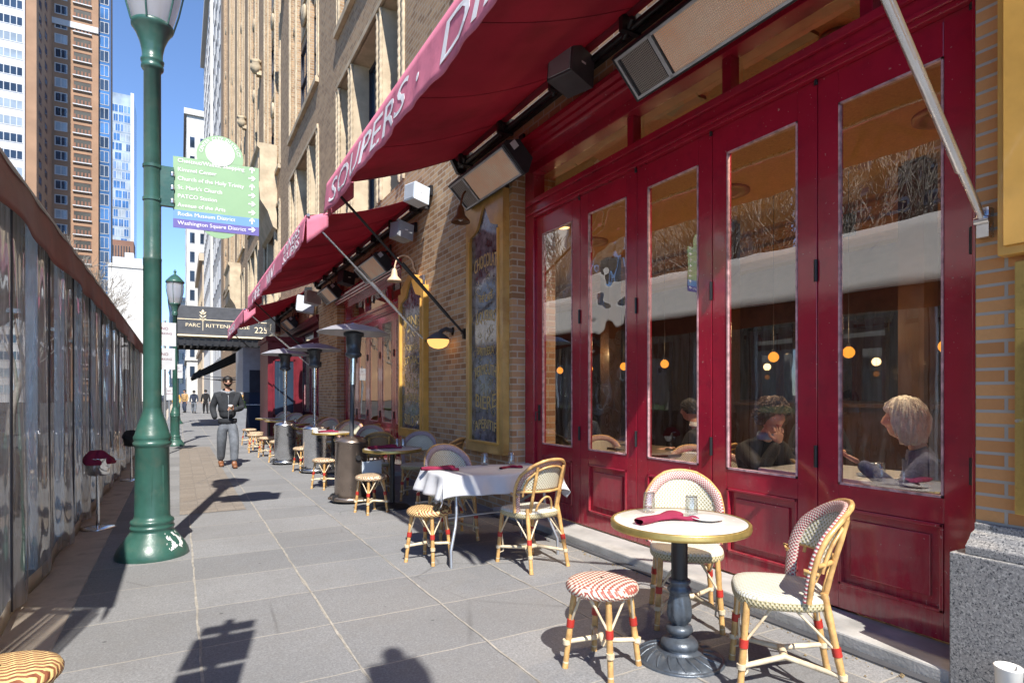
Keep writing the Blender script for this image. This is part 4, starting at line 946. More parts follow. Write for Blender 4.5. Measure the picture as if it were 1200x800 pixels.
def chair(name, label, loc, rz, band='weave_check', panel='weave_panel', seat='weave_seat', group='bistro chairs along the restaurant front'):
    t = thing(name, label, 'chair', loc, rz, group)
    def outl(a, k=1.):
        c, s = cos(a), sin(a); f = 1 / (abs(c) ** 3.2 + abs(s) ** 3.2) ** (1 / 3.2)
        return (.22 * c * f * k * (1 - .08 * (s < 0) * abs(s)), .215 * s * f * k + .0)
    mb = MB(); n = 36
    rings = [(.02, .482), (.4, .482), (.75, .48), (.93, .476), (.985, .468), (1, .455)]
    vs = []; uv = []
    for k, z in rings:
        for i in range(n): x, y = outl(2 * pi * i / n, k); vs.append((x, y, z - .008 * (1 - k))); uv.append((x, y))
    mb.add(vs, [(j * n + (i + 1) % n, (j) * n + i, (j + 1) * n + i, (j + 1) * n + (i + 1) % n)[::1] for j in range(len(rings) - 1) for i in range(n)], 0, uv, True)
    mb.add(vs[:n], [tuple(range(n))], 0, uv[:n]); mb.build('seat', seat, t)
    mb = MB(); vs = []; uv = []
    for k, z in ((1.0, .457), (1.01, .44), (1.0, .425), (.96, .415), (.5, .415)):
        for i in range(n): x, y = outl(2 * pi * i / n, k); vs.append((x, y, z)); uv.append((i / n * 1.6, z))
    mb.add(vs, [(j * n + (i + 1) % n, (j) * n + i, (j + 1) * n + i, (j + 1) * n + (i + 1) % n) for j in range(4) for i in range(n)], 0, uv, True); mb.build('seat_rim', 'weave_rim', t)
    def S(x, z):  # back surface
        q = (z - .46) / .44; return Vector((x, -.185 - .115 * q ** 1.1 if q > 0 else -.185, z)) + Vector((0, 1.9 * x * x + 6 * x ** 4, 0))
    N = 44
    def oc(a, ins=0.):
        c, s = cos(a), sin(a); s = max(s, 0); w = (.285 - ins) * (.80 + .20 * min(1, s * 1.5))
        return (w * (abs(c) ** .8) * (1 if c > 0 else -1), .465 + (.435 - ins) * s ** .82)
    A = [pi * i / N for i in range(N + 1)]
    P = [S(*oc(a)) for a in A]; Pi = [S(*oc(a, .056)) for a in A]
    mb = MB(); vs = []; uv = []; L = 0
    for i in range(N + 1):
        if i: L += (P[i] - P[i - 1]).length
        b = (Pi[i] - P[i]).normalized() if (Pi[i] - P[i]).length > .004 else Vector((-1 if i < N / 2 else 1, 0, 0))
        T = (P[min(i + 1, N)] - P[max(i - 1, 0)]).normalized(); b = (b - T * b.dot(T)).normalized(); nn = T.cross(b)
        for (u, v) in ((0, .006), (.01, .013), (.03, .016), (.05, .013), (.058, .006), (.058, -.006), (.03, -.008), (0, -.006)):
            vs.append(P[i] + b * u + nn * v * (-1 if nn.y < 0 else 1)); uv.append((u + (.0 if v > 0 else .0) + abs(v) * .5, L))
    n8 = 8; fs = [(i * n8 + k, i * n8 + (k + 1) % n8, (i + 1) * n8 + (k + 1) % n8, (i + 1) * n8 + k) for i in range(N) for k in range(n8)]
    mb.add(vs, fs, 0, uv, True); mb.build('back_band', band, t, fixn=False)
    def fn(i, j):
        # columns across
        x0 = (.285 - .05) * .97; x = x0 * (2 * i - 1)
        c = min(.999, abs(x) / (.285 - .05)); cc = c ** (1 / .8); s = sqrt(max(0, 1 - cc * cc)); zt = .465 + (.435 - .05) * s ** .82
        zt = max(zt, .645); return S(x, .64 + (zt - .64) * j) + Vector((0, .002, 0))
    MB().grid(fn, 24, 8, uvfn=lambda i, j: (i * .46, fn(i, j).z)).build('back_panel', panel, t, solid=.006)
    mb = MB(); off = Vector((0, -.022, 0))
    bamboo(mb, [p + off for p in P], .013); bamboo(mb, [p + off * .9 for p in Pi[4:-4]], .009, 6)
    bamboo(mb, [S(x, .638) + off * .7 for x in [-.23 + .46 * i / 12 for i in range(13)]], .011)
    bamboo(mb, [S(.085 * cos(a), .44 + .15 * sin(a)) + off * .4 for a in [pi * i / 12 for i in range(13)]], .009, 6)
    for s in (-1, 1):
        bamboo(mb, [S(s * .135, .42 + .42 * i / 8) + off * 1.3 for i in range(9)], .013)
        mb.tube([S(s * .23, .60) + Vector((0, -.03, 0)), S(s * .245, .62) + Vector((0, .02, 0)), S(s * .22, .60) + Vector((0, .03, 0))], .011, 6)
    mb.build('back_frame', 'rattan', t)
    cs = {}
    for s in (-1, 1):
        c = leg_part(t, (s * .165, .165, .43), (s * .19, .20, 0), .0165, .45); cs[(s, 1)] = c
        braces(t, c, [(s * .06, .18, .425), (s * .18, .05, .425)])
        c = leg_part(t, (s * .16, -.17, .50), (s * .195, -.265, 0), .0165, .52); cs[(s, -1)] = c
        braces(t, c, [(s * .05, -.18, .425), (s * .19, -.04, .425)])
        MB().tube([Vector((s * .19, .20, 0)).lerp(cs[(s, 1)], .32), Vector((s * .19, .20, 0)).lerp(cs[(s, 1)], .4) + Vector((-s * .03, -.03, .0)), cs[(s, 1)] + Vector((-s * .012, -.012, 0))], .006, 6).build('brace', 'rattan_pale', t)
    z = .13
    mb = MB()
    for s in (-1, 1):
        f = Vector((s * .185, .19, z)); b = Vector((s * .187, -.24, z)); m_ = Vector((s * .055, -.02, z + .015))
        mb.tube([f, f.lerp(m_, .5) + Vector((0, .0, 0)), m_, b.lerp(m_, .5), b], [.012, .014, .016, .014, .012], 8)
    mb.tube([(-.055, -.02, z + .015), (.055, -.02, z + .015)], .02, 8)
    for (sx, sy) in cs:
        p = Vector((sx * .186, .193 if sy > 0 else -.243, z)); mb.tube([p - Vector((0, 0, .012)), p + Vector((0, 0, .012))], .021, 8)
    mb.build('stretcher', 'rattan_pale', t)
    return t
def stool(label, loc, rz=0, mat='weave_stool', h=.46, r=.19):
    t = thing('rattan_stool', label, 'stool', loc, rz, 'rattan stools along the sidewalk')
    mb = MB(); n = 36; prof = [(.01, h + .004), (.06, h + .003), (.12, h - .001), (.16, h - .008), (.18, h - .018), (r, h - .035), (r - .002, h - .05), (r - .012, h - .062), (r - .05, h - .066), (.02, h - .066)]
    vs = [(a * cos(2 * pi * k / n), a * sin(2 * pi * k / n), z) for a, z in prof for k in range(n)]
    uv = [(v[0], v[1] + (h - v[2]) * (1 if v[1] < 0 else -1)) for v in vs]
    mb.add(vs, [(i * n + k, (i + 1) * n + k, (i + 1) * n + (k + 1) % n, i * n + (k + 1) % n) for i in range(len(prof) - 1) for k in range(n)], 0, uv, True); mb.build('seat', mat, t)
    for i in range(4):
        a = pi / 4 + i * pi / 2; d = Vector((cos(a), sin(a), 0)); p = Vector((-d.y, d.x, 0))
        c = leg_part(t, d * .145 + Vector((0, 0, h - .06)), d * .195, .016, .42)
        braces(t, c, [d * .13 + p * .085 + Vector((0, 0, h - .065)), d * .13 - p * .085 + Vector((0, 0, h - .065))])
        if i == 1: MB().tube([d * .19 + Vector((0, 0, .1)) - p * .01, c - p * .02], .006, 6).build('brace', 'rattan_pale', t)
    mb = MB(); z = .135
    for s in (0, 1):
        a0 = pi / 4 + s * pi; a1 = a0 + pi / 2
        f = Vector((cos(a0), sin(a0), 0)) * .187 + Vector((0, 0, z)); b = Vector((cos(a1), sin(a1), 0)) * .187 + Vector((0, 0, z)); mid = Vector((cos(a0 + pi / 4), sin(a0 + pi / 4), 0)) * .035 + Vector((0, 0, z + .01))
        mb.tube([f, f.lerp(mid, .55), mid, b.lerp(mid, .55), b], [.012, .013, .015, .013, .012], 8)
        for q in (f, b): mb.tube([q - Vector((0, 0, .012)), q + Vector((0, 0, .012))], .021, 8)
    mb.tube([(-.03, -.03, z), (.03, .03, z + .02)], .016, 6)
    mb.build('stretcher', 'rattan_pale', t); return t
def round_table(label, loc, r=.36, h=.74, fancy=True):
    t = thing('round_table', label, 'table', loc, 0, 'round bistro tables on the sidewalk')
    MB().lathe([(.001, h), (r * .5, h), (r - .012, h), (r - .004, h - .003)], 56).build('marble_top', 'marble', t)
    MB().lathe([(r - .012, h + .001), (r + .002, h + .002), (r + .007, h - .004), (r + .005, h - .018), (r + .008, h - .022), (r + .004, h - .036), (r - .01, h - .038), (.02, h - .038)], 56).build('brass_rim', 'brass', t)
    mb = MB(); 
    mb.lathe([(.12, h - .05), (.12, h - .04), (.03, h - .06)], 20)
    if fancy:
        mb.lathe([(.042, h - .04), (.042, .42)], 24, mod=lambda r_, z, a: .0025 * cos(12 * a)); mb.build('column', 'black_metal', t)
        MB().lathe([(.04, .43), (.055, .425), (.058, .41), (.045, .395), (.06, .38), (.064, .365), (.05, .35), (.052, .33), (.062, .29), (.066, .25), (.058, .21), (.04, .19), (.04, .18)], 32, mod=lambda r_, z, a: .005 * cos(8 * a + 12 * z) if z < .35 else .002 * cos(8 * a)).lathe([(.04, .185), (.066, .175), (.072, .155), (.06, .135), (.04, .128), (.045, .12), (.08, .11), (.098, .09), (.1, .07), (.085, .055), (.12, .05), (.125, .04)], 36).build('cast_stem', 'cast_iron', t)
        prof = [(.11, .048), (.125, .05), (.15, .046), (.18, .036), (.205, .024), (.22, .014), (.226, .004), (.226, 0)]
        MB().lathe(prof, 120, mod=lambda r_, z, a: (.006 * sin(18 * a + 30 * r_) * (1 if .13 < r_ < .22 else 0)), c=(0, 0, .0)).build('cast_base', 'cast_iron', t)
        mb = MB()
        for k in range(18):
            a = 2 * pi * k / 18
            pts = [((.125 + .09 * q) * cos(a + .25 * q), (.125 + .09 * q) * sin(a + .25 * q), .052 - .036 * q ** 1.4) for q in [i / 6 for i in range(7)]]
            mb.tube(pts, [.003, .006, .008, .009, .009, .007, .004], 6)
        mb.lathe([(.216, .012), (.228, .014), (.236, .008), (.236, 0)], 60); mb.build('leaf_relief', 'cast_iron', t)
    else:
        mb.lathe([(.03, h - .04), (.03, .05)], 14); mb.build('column', 'black_metal', t)
        MB().lathe([(.03, .07), (.06, .05), (.2, .03), (.22, .01), (.22, 0)], 24).build('foot_plate', 'black_metal', t)
    return t
C1 = (2.66, 2.77, 0)
chair('bistro_chair', 'red and cream checked bistro chair behind the nearest marble table against the doors', (2.79, 2.76, 0), radians(141))
chair('bistro_chair', 'red and cream checked bistro chair right of nearest marble table, seen from its side', (2.60, 1.95, 0), radians(46))
stool('red zigzag woven stool left of the nearest marble table', (1.93, 2.5, 0), .35)
stool('yellow and brown woven stool cut by the bottom left corner', (-.56, 2.72, 0), .2, 'weave_corner')
round_table('nearest round marble table with ornate cast iron foot', (2.36, 2.38, 0))
# middle group
def cloth_table(loc, rz):
    t = thing('folding_table', 'small table with bent steel legs under the white tablecloth', 'table', loc, rz)
    MB().box(-.55, .55, -.33, .33, .70, .725).build('table_top', 'wood_dark', t, bevel=.01)
    for sx in (-1, 1):
        for sy in (-1, 1):
            MB().tube([(sx * .42, sy * .26, .70), (sx * .42, sy * .27, .42), (sx * .44, sy * .30, .32), (sx * .50, sy * .36, .14), (sx * .50, sy * .37, .0)], .014, 8).build('leg', 'galvanised', t)
        MB().tube([(sx * .42, -.26, .6), (sx * .2, .1, .33), (sx * .42, .28, .3)], .012, 6).build('brace', 'galvanised', t)
    MB().tube([(-.42, 0, .33), (.42, 0, .36)], .012, 6).build('stretcher', 'galvanised', t)
    c = MB(); hx, hy = .55, .33; HX, HY = .74, .50
    def f(i, j):
        X = (2 * i - 1) * HX; Y = (2 * j - 1) * HY
        dx = max(0, abs(X) - hx); dy = max(0, abs(Y) - hy); d = sqrt(dx * dx + dy * dy)
        fold = .035 * sin(X * 21 + 1) * min(1, dy * 9) + .035 * sin(Y * 23 + 2) * min(1, dx * 9)
        k = .32 + .10 * sin(X * 9 + 4) * (dy > 0) + .1 * sin(Y * 8) * (dx > 0)
        ox = min(abs(X), hx) + dx * k + (fold if dy > 0 and dx == 0 else 0) * 0; oy = min(abs(Y), hy) + dy * k
        if dx > 0: ox += fold * .6
        if dy > 0: oy += fold * .6
        z = .737 - d * .93 + .006 * sin(9 * X + 3 * Y)
        if d > 0: z = min(z, .737 - d * .8 + .02 * fold)
        return ((1 if X > 0 else -1) * ox, (1 if Y > 0 else -1) * oy, z)
    o = c.grid(f, 70, 56).build('tablecloth', 'cloth_white', None, solid=.003); o.location = loc; o.rotation_euler = (0, 0, rz)
    tag(o, 'wrinkled white tablecloth draped over the middle table', 'tablecloth')
cloth_table((2.47, 4.85, 0), radians(-4))
chair('bistro_chair', 'bistro chair seen from behind at the white tablecloth table', (2.58, 4.33, 0), radians(8), seat='weave_seat', panel='weave_panel')
chair('bistro_chair', 'bistro chair facing the viewer behind the white tablecloth', (2.36, 5.45, 0), radians(176), 'weave_purple')
stool('tan woven stool in front of the white tablecloth table', (1.87, 4.83, 0), .6, 'weave_corner')
# third group
round_table('round table with dark pole and folded napkin beside the shaded patio heater', (2.34, 7.3, 0), fancy=False)
chair('bistro_chair', 'brown edged bistro chair in profile right of the second round table', (2.74, 6.75, 0), radians(40), 'weave_brown', 'weave_brown')
chair('bistro_chair', 'bistro chair facing viewer under the peaked gold sign board', (2.84, 7.75, 0), radians(150), 'weave_purple')
chair('bistro_chair', 'brown arched bistro chair with back turned beside the nearest patio heater', (2.45, 8.35, 0), radians(-10), 'weave_brown', 'weave_brown')
stool('tan striped stool in shade right of the nearest patio heater', (2.02, 7.12, 0), .3, 'weave_stool_dark')
proto_c = chair('bistro_chair', 'sunlit cream bistro chair behind the nearest patio heater by the red doors', (2.75, 9.7, 0), radians(165), 'weave_check')
proto_t = round_table('round table hidden behind the nearest steel patio heater', (2.42, 9.25, 0), fancy=False)
proto_s = stool('plain stool with tan legs in front of the second patio heater', (1.93, 9.3, 0), .5, 'weave_stool_dark')
far_t = [(2.42, 11.0), (2.4, 12.9), (2.35, 14.8), (2.3, 16.7), (2.25, 18.4)]
names = ['third', 'fourth', 'fifth', 'sixth', 'seventh']
for i, (x, y) in enumerate(far_t):
    dup(proto_t, (x, y, 0), 0, 'small round table of the %s table group counting from the peaked sign board' % names[i])
    dup(proto_c, (x + .42, y + .55, 0), radians(150), 'bistro chair on the wall side facing viewer at the %s table group' % names[i])
    dup(proto_c, (x + .42, y - .45, 0), radians(35), 'bistro chair with its back to viewer at the %s table group' % names[i])
for i, (x, y) in enumerate([(2.0, 11.5), (1.83, 13.4), (1.74, 14.62), (1.62, 15.9), (1.72, 16.7), (1.72, 18.3)]):
    dup(proto_s, (x, y, 0), .3 + i * .4, ['tan rattan stool between the second and third patio heaters', 'tan rattan stool just beyond the third patio heater', 'tan rattan stool second beyond the third patio heater', 'tan rattan stool third beyond the third patio heater', 'tan rattan stool fourth beyond the third patio heater', 'farthest tan rattan stool near the red vestibule'][i])

# ------------------------------------------------------------------ table settings
def napkin(label, loc, rz, s=1.):
    t = MB()
    n = 24
    def prof(q, side):
        return .035 + .012 * sin(q * 7) + (.02 if q > .8 else 0) * side
    def f(i, j):
        a = 2 * pi * j; L = .30 * s; rr = (.022 + .006 * sin(i * 9) + .008 * i + .004 * sin(3 * a + i * 6)) * s
        return ((i - .5) * L, rr * 1.25 * cos(a) + .01 * sin(i * 5), max(.001, rr * .7 * sin(a) + .015 * s))
    t.grid(f, n, 14)
    def g(i, j):
        a = 2 * pi * j; return (.05 * s + .11 * i * s, -.02 - .09 * i * s + .012 * cos(a) * (1 + 2 * i), max(.001, .012 + (.010 + .006 * i) * sin(a) + .006 * sin(6 * i)))
    t.grid(g, 12, 10)
    o = t.build('napkin', 'napkin'); o.location = loc; o.rotation_euler = (0, 0, rz); return tag(o, label, 'napkin', 'dark red cloth napkins')
def tumbler(label, loc):
    o = MB().lathe([(.001, .002), (.03, .002), (.036, .004), (.034, .03), (.031, .11), (.029, .113), (.028, .11), (.028, .108), (.001, .106)], 20).build('drinking_glass', 'clear_glass')
    o.location = loc; return tag(o, label, 'glass', 'drinking glasses on the tables')
def plate(label, loc, r=.09):
    o = MB().lathe([(.001, .003), (r * .6, .003), (r * .72, .006), (r, .016), (r * 1.0, .019), (r * .7, .010), (r * .6, .007), (.001, .007)], 32).build('plate', 'ceramic_white'); o.location = loc; return tag(o, label, 'plate')
napkin('rolled dark red napkin on the nearest marble table', (2.24, 2.42, .742), radians(10), 1.05)
plate('small white plate on the nearest marble table', (2.49, 2.31, .742))
tumbler('upturned glass at the back of the nearest marble table', (2.37, 2.63, .742))
tumbler('upturned glass standing by the white plate on nearest marble table', (2.49, 2.42, .742))
napkin('dark red napkin at left end of the white tablecloth', (2.02, 5.0, .745), radians(-8))
napkin('dark red napkin in the middle of the white tablecloth', (2.62, 4.8, .745), radians(20), .6)
tumbler('glass on the far side of the white tablecloth', (2.55, 5.12, .745)); tumbler('glass at right end of the white tablecloth near the red door', (2.82, 5.08, .745))
napkin('dark red napkin on second round table', (2.22, 7.35, .742), radians(15), 1.2)
tumbler('left glass of two on the second round table', (2.44, 7.42, .742)); tumbler('right glass of two on the second round table', (2.5, 7.36, .742))
napkin('dark red napkin on the table behind the nearest patio heater', (2.3, 9.3, .742), .2)
for i, (x, y) in enumerate(far_t[:3]):
    tumbler('glass on round table of the %s table group' % names[i], (x + .05, y + .1, .742)); napkin('napkin on round table of the %s table group' % names[i], (x - .12, y, .742), .4)
t = thing('tall_cup', 'tall cream cup standing beside the granite plinth in the bottom right corner', 'cup', (3.10, 1.20, 0))
MB().lathe([(.001, .0), (.034, .0), (.05, .25), (.054, .255), (.048, .26), (.033, .02), (.001, .02)], 24).build('cup', 'paper_cup', t)
MB().lathe([(.038, .18), (.02, .19), (.001, .19)], 20).build('coffee', 'rattan', t)

# ------------------------------------------------------------------ patio heaters
def patio_heater(x, y, label, mat='steel', tilt=0.):
    t = thing('patio_heater', label, 'patio heater', (x, y, 0), 0, 'mushroom patio heaters')
    MB().lathe([(.001, .03), (.25, .03), (.26, .045), (.25, .075), (.22, .08)], 36).build('base', mat, t)
    MB().lathe([(.195, .07), (.205, .09), (.205, .78), (.212, .785), (.212, .80), (.16, .845), (.07, .86), (.04, .87)], 40).build('tank_housing', mat, t)
    MB().tube([(0, 0, .86), (0, 0, 1.93)], .03, 14).build('pole', mat if mat != 'steel_brown' else 'dark_grey', t)
    MB().tube([(0, 0, 1.55), (0, 0, 1.9)], .04, 14).build('pole_sleeve', 'steel_bright', t)
    MB().lathe([(.05, 1.9), (.1, 1.93), (.105, 1.95), (.1, 1.97), (.088, 1.98), (.1, 2.18), (.13, 2.2), (.13, 2.24), (.06, 2.26)], 24, mod=lambda r, z, a: .003 * cos(24 * a)).build('burner', 'cast_iron', t)
    o = MB().lathe([(.475, 2.235), (.47, 2.225), (.3, 2.29), (.14, 2.32), (.02, 2.33), (.001, 2.345), (.14, 2.345), (.3, 2.31), (.475, 2.235)], 48).build('reflector', 'reflector_metal', t)
    MB().lathe([(.001, 2.37), (.05, 2.365), (.06, 2.34)], 12).build('top_nut', 'steel', t)
    for s in (-1, 1): MB().tube([(-.2, s * .06, .06), (-.2, s * .1, .06)], .05, 16).build('wheel', 'black_metal', t)
    MB().tube([(-.12, .1, .04), (-.28, 0, .06)], .02, 6).build('wheel_arm', mat, t)
    MB().tube([(.04, -.205, .6), (.04, -.23, .6)], .035, 12).build('knob', 'black_metal', t)
    t.rotation_euler = (tilt * .4, tilt, 0); return t
patio_heater(1.98, 7.98, 'nearest patio heater, dull brown steel in shade by the second round table', 'steel_brown', .02)
patio_heater(2.16, 11.3, 'middle bright steel patio heater catching the sun')
patio_heater(1.89, 12.95, 'farthest steel patio heater with the lowest looking disc')
t = thing('heater_notice', 'small pale blue notice board leaning beside the nearest patio heater', 'notice', (2.22, 7.8, .42))
MB().box(-.13, .13, -.01, .01, -.12, .12).build('board', 'plastic_white', t, bevel=.004); MB().tube([(0, .02, -.42), (0, .02, .1)], .012, 6).build('stake', 'black_metal', t)

# stands by the tent
def bucket_stand(x, y, label, cloth, mat):
    t = thing('bucket_stand', label, 'stand', (x, y, 0))
    MB().lathe([(.001, .02), (.03, .022), (.15, .012), (.165, .004), (.165, 0)], 32).build('base', 'steel_bright', t)
    MB().tube([(0, 0, .01), (0, 0, .56)], .017, 12).build('pole', 'steel_bright', t)
    MB().lathe([(.001, .56), (.07, .56), (.105, .58), (.115, .66), (.12, .74), (.125, .745), (.11, .74), (.1, .6), (.001, .58)], 28).build('bucket', mat, t)
    MB().lathe([(.001, .83), (.04, .825), (.08, .79), (.12, .75), (.14, .71), (.13, .68)], 30, mod=lambda r, z, a: .022 * sin(3 * a + 20 * z) * (r > .03) + .012 * sin(8 * a)).build('cloth', cloth, t)
    MB().tube([(.1, 0, .72), (.24, 0, .72), (.24, 0, .74)], .008, 6).build('handle', 'steel_bright', t)
bucket_stand(-.76, 7.7, 'steel bucket stand with dark red cloth in front of clear tent wall', 'napkin', 'steel_bright')
bucket_stand(-.7, 11.75, 'farther bucket stand with black cover partly behind the lamp base', 'cloth_black', 'black_metal')

# ------------------------------------------------------------------ dining tent
TX = -.95
def tent(y0, y1):
    t = thing('dining_tent', 'long dining tent with rippled clear plastic walls and brown valance along the kerb', 'tent', (TX - 1.5, (y0 + y1) / 2, 0)); L = y1 - y0
    rf = MB(); ze = 2.80; xr = -2.9; zr = 4.15
    rf.grid(lambda i, j: (TX + .07 + (xr - TX - .07) * j, y0 + L * i, ze + (zr - ze) * j - .06 * sin(pi * j)), 30, 6); rf.grid(lambda i, j: (xr + (-4.8 - xr) * j, y0 + L * i, zr + (ze - zr) * j - .06 * sin(pi * j)), 30, 6)
    P_(rf, 'roof', 'canvas_white', t, solid=.01)
    P_(MB().grid(lambda i, j: (TX + .05 + .014 * sin(i * L * 3.1) * j + .008 * sin(i * L * 7.3 + j * 3) + .03 * j, y0 + L * i, ze + .02 - (.33 + .012 * sin(i * L * 2.2) + .008 * sin(i * L * 5)) * j), 300, 6), 'valance', 'valance_brown', t, solid=.004)
    P_(MB().grid(lambda i, j: (-4.8, y0 + L * i, ze - .4 * j), 2, 1), 'street_valance', 'valance_brown', t)
    n = int(L / 1.22)
    for k in range(n + 1):
        y = y0 + L * k / n
        P_(MB().box(TX - .14, TX - .06, y - .04, y + .04, 0, ze), 'post', 'galvanised', t)
        P_(MB().box(-4.75, -4.67, y - .04, y + .04, 0, ze), 'post', 'galvanised', t)
        if k % 2 == 0: P_(MB().tube([(TX - .1, y, ze - .02), (xr, y, zr - .03), (-4.7, y, ze - .02)], .025, 8), 'rafter', 'galvanised', t)
    for k in range(n):
        a = y0 + L * k / n; b = y0 + L * (k + 1) / n; ph = R(0, 6); ph2 = R(0, 6)
        def f(i, j):
            y = a + (b - a) * i; z = .03 + (ze - .05) * j; w = sin(pi * i) ** .5 if 0 < i < 1 else 0
            amp = .02 + .025 * (1 - j)
            return (TX + w * (amp * sin(i * 9 + ph + .7 * sin(j * 3.1 + ph2)) + .006 * sin(i * 27 + ph2 + j * 1.5) + .008 * sin(j * 5 + i * 3)) + .03 * (1 - j) * w, y, z)
        P_(MB().grid(f, 40, 24, flip=True), 'clear_wall_panel', 'vinyl', t)
        P_(MB().tube([(TX + .012, a, .03), (TX + .01, a, ze - .1)], .008, 5), 'zip_seam', 'seam_dark', t)
    P_(MB().grid(lambda i, j: (TX + .02 + .02 * sin(i * L * 4), y0 + L * i, .0 + .12 * j), 160, 1), 'bottom_hem', 'canvas_beige', t, solid=.004)
    P_(MB().box(-4.75, -4.7, y0, y1, 0, 1.0), 'low_wall', 'navy_dark', t); 
    mb = MB()
    for k in range(int(n / 1)):
        a = y0 + L * k / n; b = a + L / n
        if k % 3 != 1: mb.box(-4.73, -4.72, a, b, 1.0, 2.7)
    P_(mb, 'far_wall_panel', 'canvas_beige', t)
    P_(MB().box(-4.8, TX - .02, y0, y1, -.14, .0), 'floor_deck', 'floor_dark', t)
    for k in range(0, n, 2):
        y = y0 + L * (k + .5) / n
        h = P_(MB().box(-2.0, -1.85, y - .5, y + .5, 2.5, 2.56), 'heat_bar', 'steel', t)
        kid(MB().box(-1.99, -1.86, y - .48, y + .48, 2.485, 2.499), 'element', 'orange_heat', h)
M('seam_dark', (.06, .055, .06), .5)
tent(2.35, 20.2)

# ------------------------------------------------------------------ people
def skin_into(mb, joints, edges, root, mi=0, sub=2, T=None):
    names = list(joints); me = bpy.data.meshes.new('skin_tmp')
    me.from_pydata([joints[n][0] for n in names], [(names.index(a), names.index(b)) for a, b in edges], [])
    ob = bpy.data.objects.new('skin_tmp', me); COL.objects.link(ob)
    bm = bmesh.new(); bm.from_mesh(me); bm.verts.ensure_lookup_table(); lay = bm.verts.layers.skin.verify()
    for i, n in enumerate(names):
        r = joints[n][1]; r = r if isinstance(r, tuple) else (r, r); bm.verts[i][lay].radius = r; bm.verts[i][lay].use_root = (n == root)
    bm.to_mesh(me); bm.free()
    ob.modifiers.new('s', 'SKIN').use_smooth_shade = True; q = ob.modifiers.new('b', 'SUBSURF'); q.levels = sub; q.render_levels = sub
    dg = bpy.context.evaluated_depsgraph_get(); dg.update(); ev = bpy.data.meshes.new_from_object(ob.evaluated_get(dg))
    mb.add([(T @ v.co if T else v.co[:]) for v in ev.vertices], [tuple(p.vertices) for p in ev.polygons], mi, None, True)
    bpy.data.objects.remove(ob); bpy.data.meshes.remove(me); bpy.data.meshes.remove(ev)
def G2(x, c, s): return exp(-((x - c) / s) ** 2)
def head_r(d):
    """radius of the head surface along unit direction d (face looks +y)"""
    x, y, z = d
    r = 1 / sqrt((x / .076) ** 2 + (y / .096) ** 2 + (z / .118) ** 2)
    low = max(0, -z - .15)
    r *= 1 - .20 * low * (abs(x) * 1.2 + .35) - .14 * low * (y < 0) * (-y)
    if y > 0:
        az = atan2(x, y)
        r += .015 * G2(az, 0, .16) * G2(z, -.12, .17) + .010 * G2(az, 0, .12) * G2(z, .02, .2)          # nose
        r -= .010 * (G2(az, .36, .17) + G2(az, -.36, .17)) * G2(z, .06, .10)                            # eye sockets
        r += .006 * G2(z, .2, .09) * G2(az, 0, .8)                                                       # brow
        r += .006 * G2(az, 0, .26) * (G2(z, -.40, .045) + G2(z, -.49, .045)) - .004 * G2(az, 0, .3) * G2(z, -.445, .02)
        r += .009 * G2(az, 0, .35) * G2(z, -.72, .16)                                                    # chin
        r += .004 * (G2(az, .7, .3) + G2(az, -.7, .3)) * G2(z, -.1, .2)
    return r
def head_into(mb, T, mis, mat_skin=0):
    n, m_ = 44, 34
    vs = []; 
    for j in range(m_ + 1):
        ph = -pi / 2 + pi * j / m_
        for i in range(n):
            a = 2 * pi * i / n; d = (cos(ph) * sin(a), cos(ph) * cos(a), sin(ph)); r = head_r(d); vs.append(T @ Vector((d[0] * r, d[1] * r, d[2] * r)))
    fs = [(j * n + i, j * n + (i + 1) % n, (j + 1) * n + (i + 1) % n, (j + 1) * n + i) for j in range(m_) for i in range(n)]
    skin = []; lip = []
    for f in fs:
        j = f[0] // n; i = f[0] % n; a = 2 * pi * (i + .5) / n; a = a - 2 * pi if a > pi else a; z = sin(-pi / 2 + pi * (j + .5) / m_)
        (lip if abs(a) < .27 and -.53 < z < -.37 else skin).append(f)
    mb.add(vs, [f[::-1] for f in skin], 0, None, True); mb.add(vs, [f[::-1] for f in lip], 1, None, True)
    for s in (-1, 1):
        az = s * .36; z = .06; c = sqrt(1 - z * z); d = Vector((c * sin(az), c * cos(az), z)); p = d * (head_r(tuple(d)) - .006)
        e = MB().lathe([(.0001, -.011), (.007, -.009), (.0115, 0), (.007, .009), (.0001, .011)], 10, c=p); mb.add([T @ Vector(v) for v in e.v], e.f, 2, None, True)
        q = p + Vector((0, .008, 0)); e = MB().lathe([(.0001, -.005), (.005, 0), (.0001, .005)], 8, c=q); mb.add([T @ Vector(v) for v in e.v], e.f, 3, None, True)
        e = MB().tube([p + Vector((-.017 * s * -1, .004, .0175)), p + Vector((0, .012, .021)), p + Vector((-.018 * s, .012, .017))], .0028, 5); mb.add([T @ Vector(v) for v in e.v], e.f, 4, None, True)
        e = MB().grid(lambda i, j: (s * (.072 + .012 * sin(pi * i)), -.008 + .018 * cos(2 * pi * j) * (.4 + .6 * sin(pi * i)), -.005 + .032 * sin(2 * pi * j) * (.4 + .6 * sin(pi * i))), 4, 12); mb.add([T @ Vector(v) for v in e.v], e.f, 0, None, True)
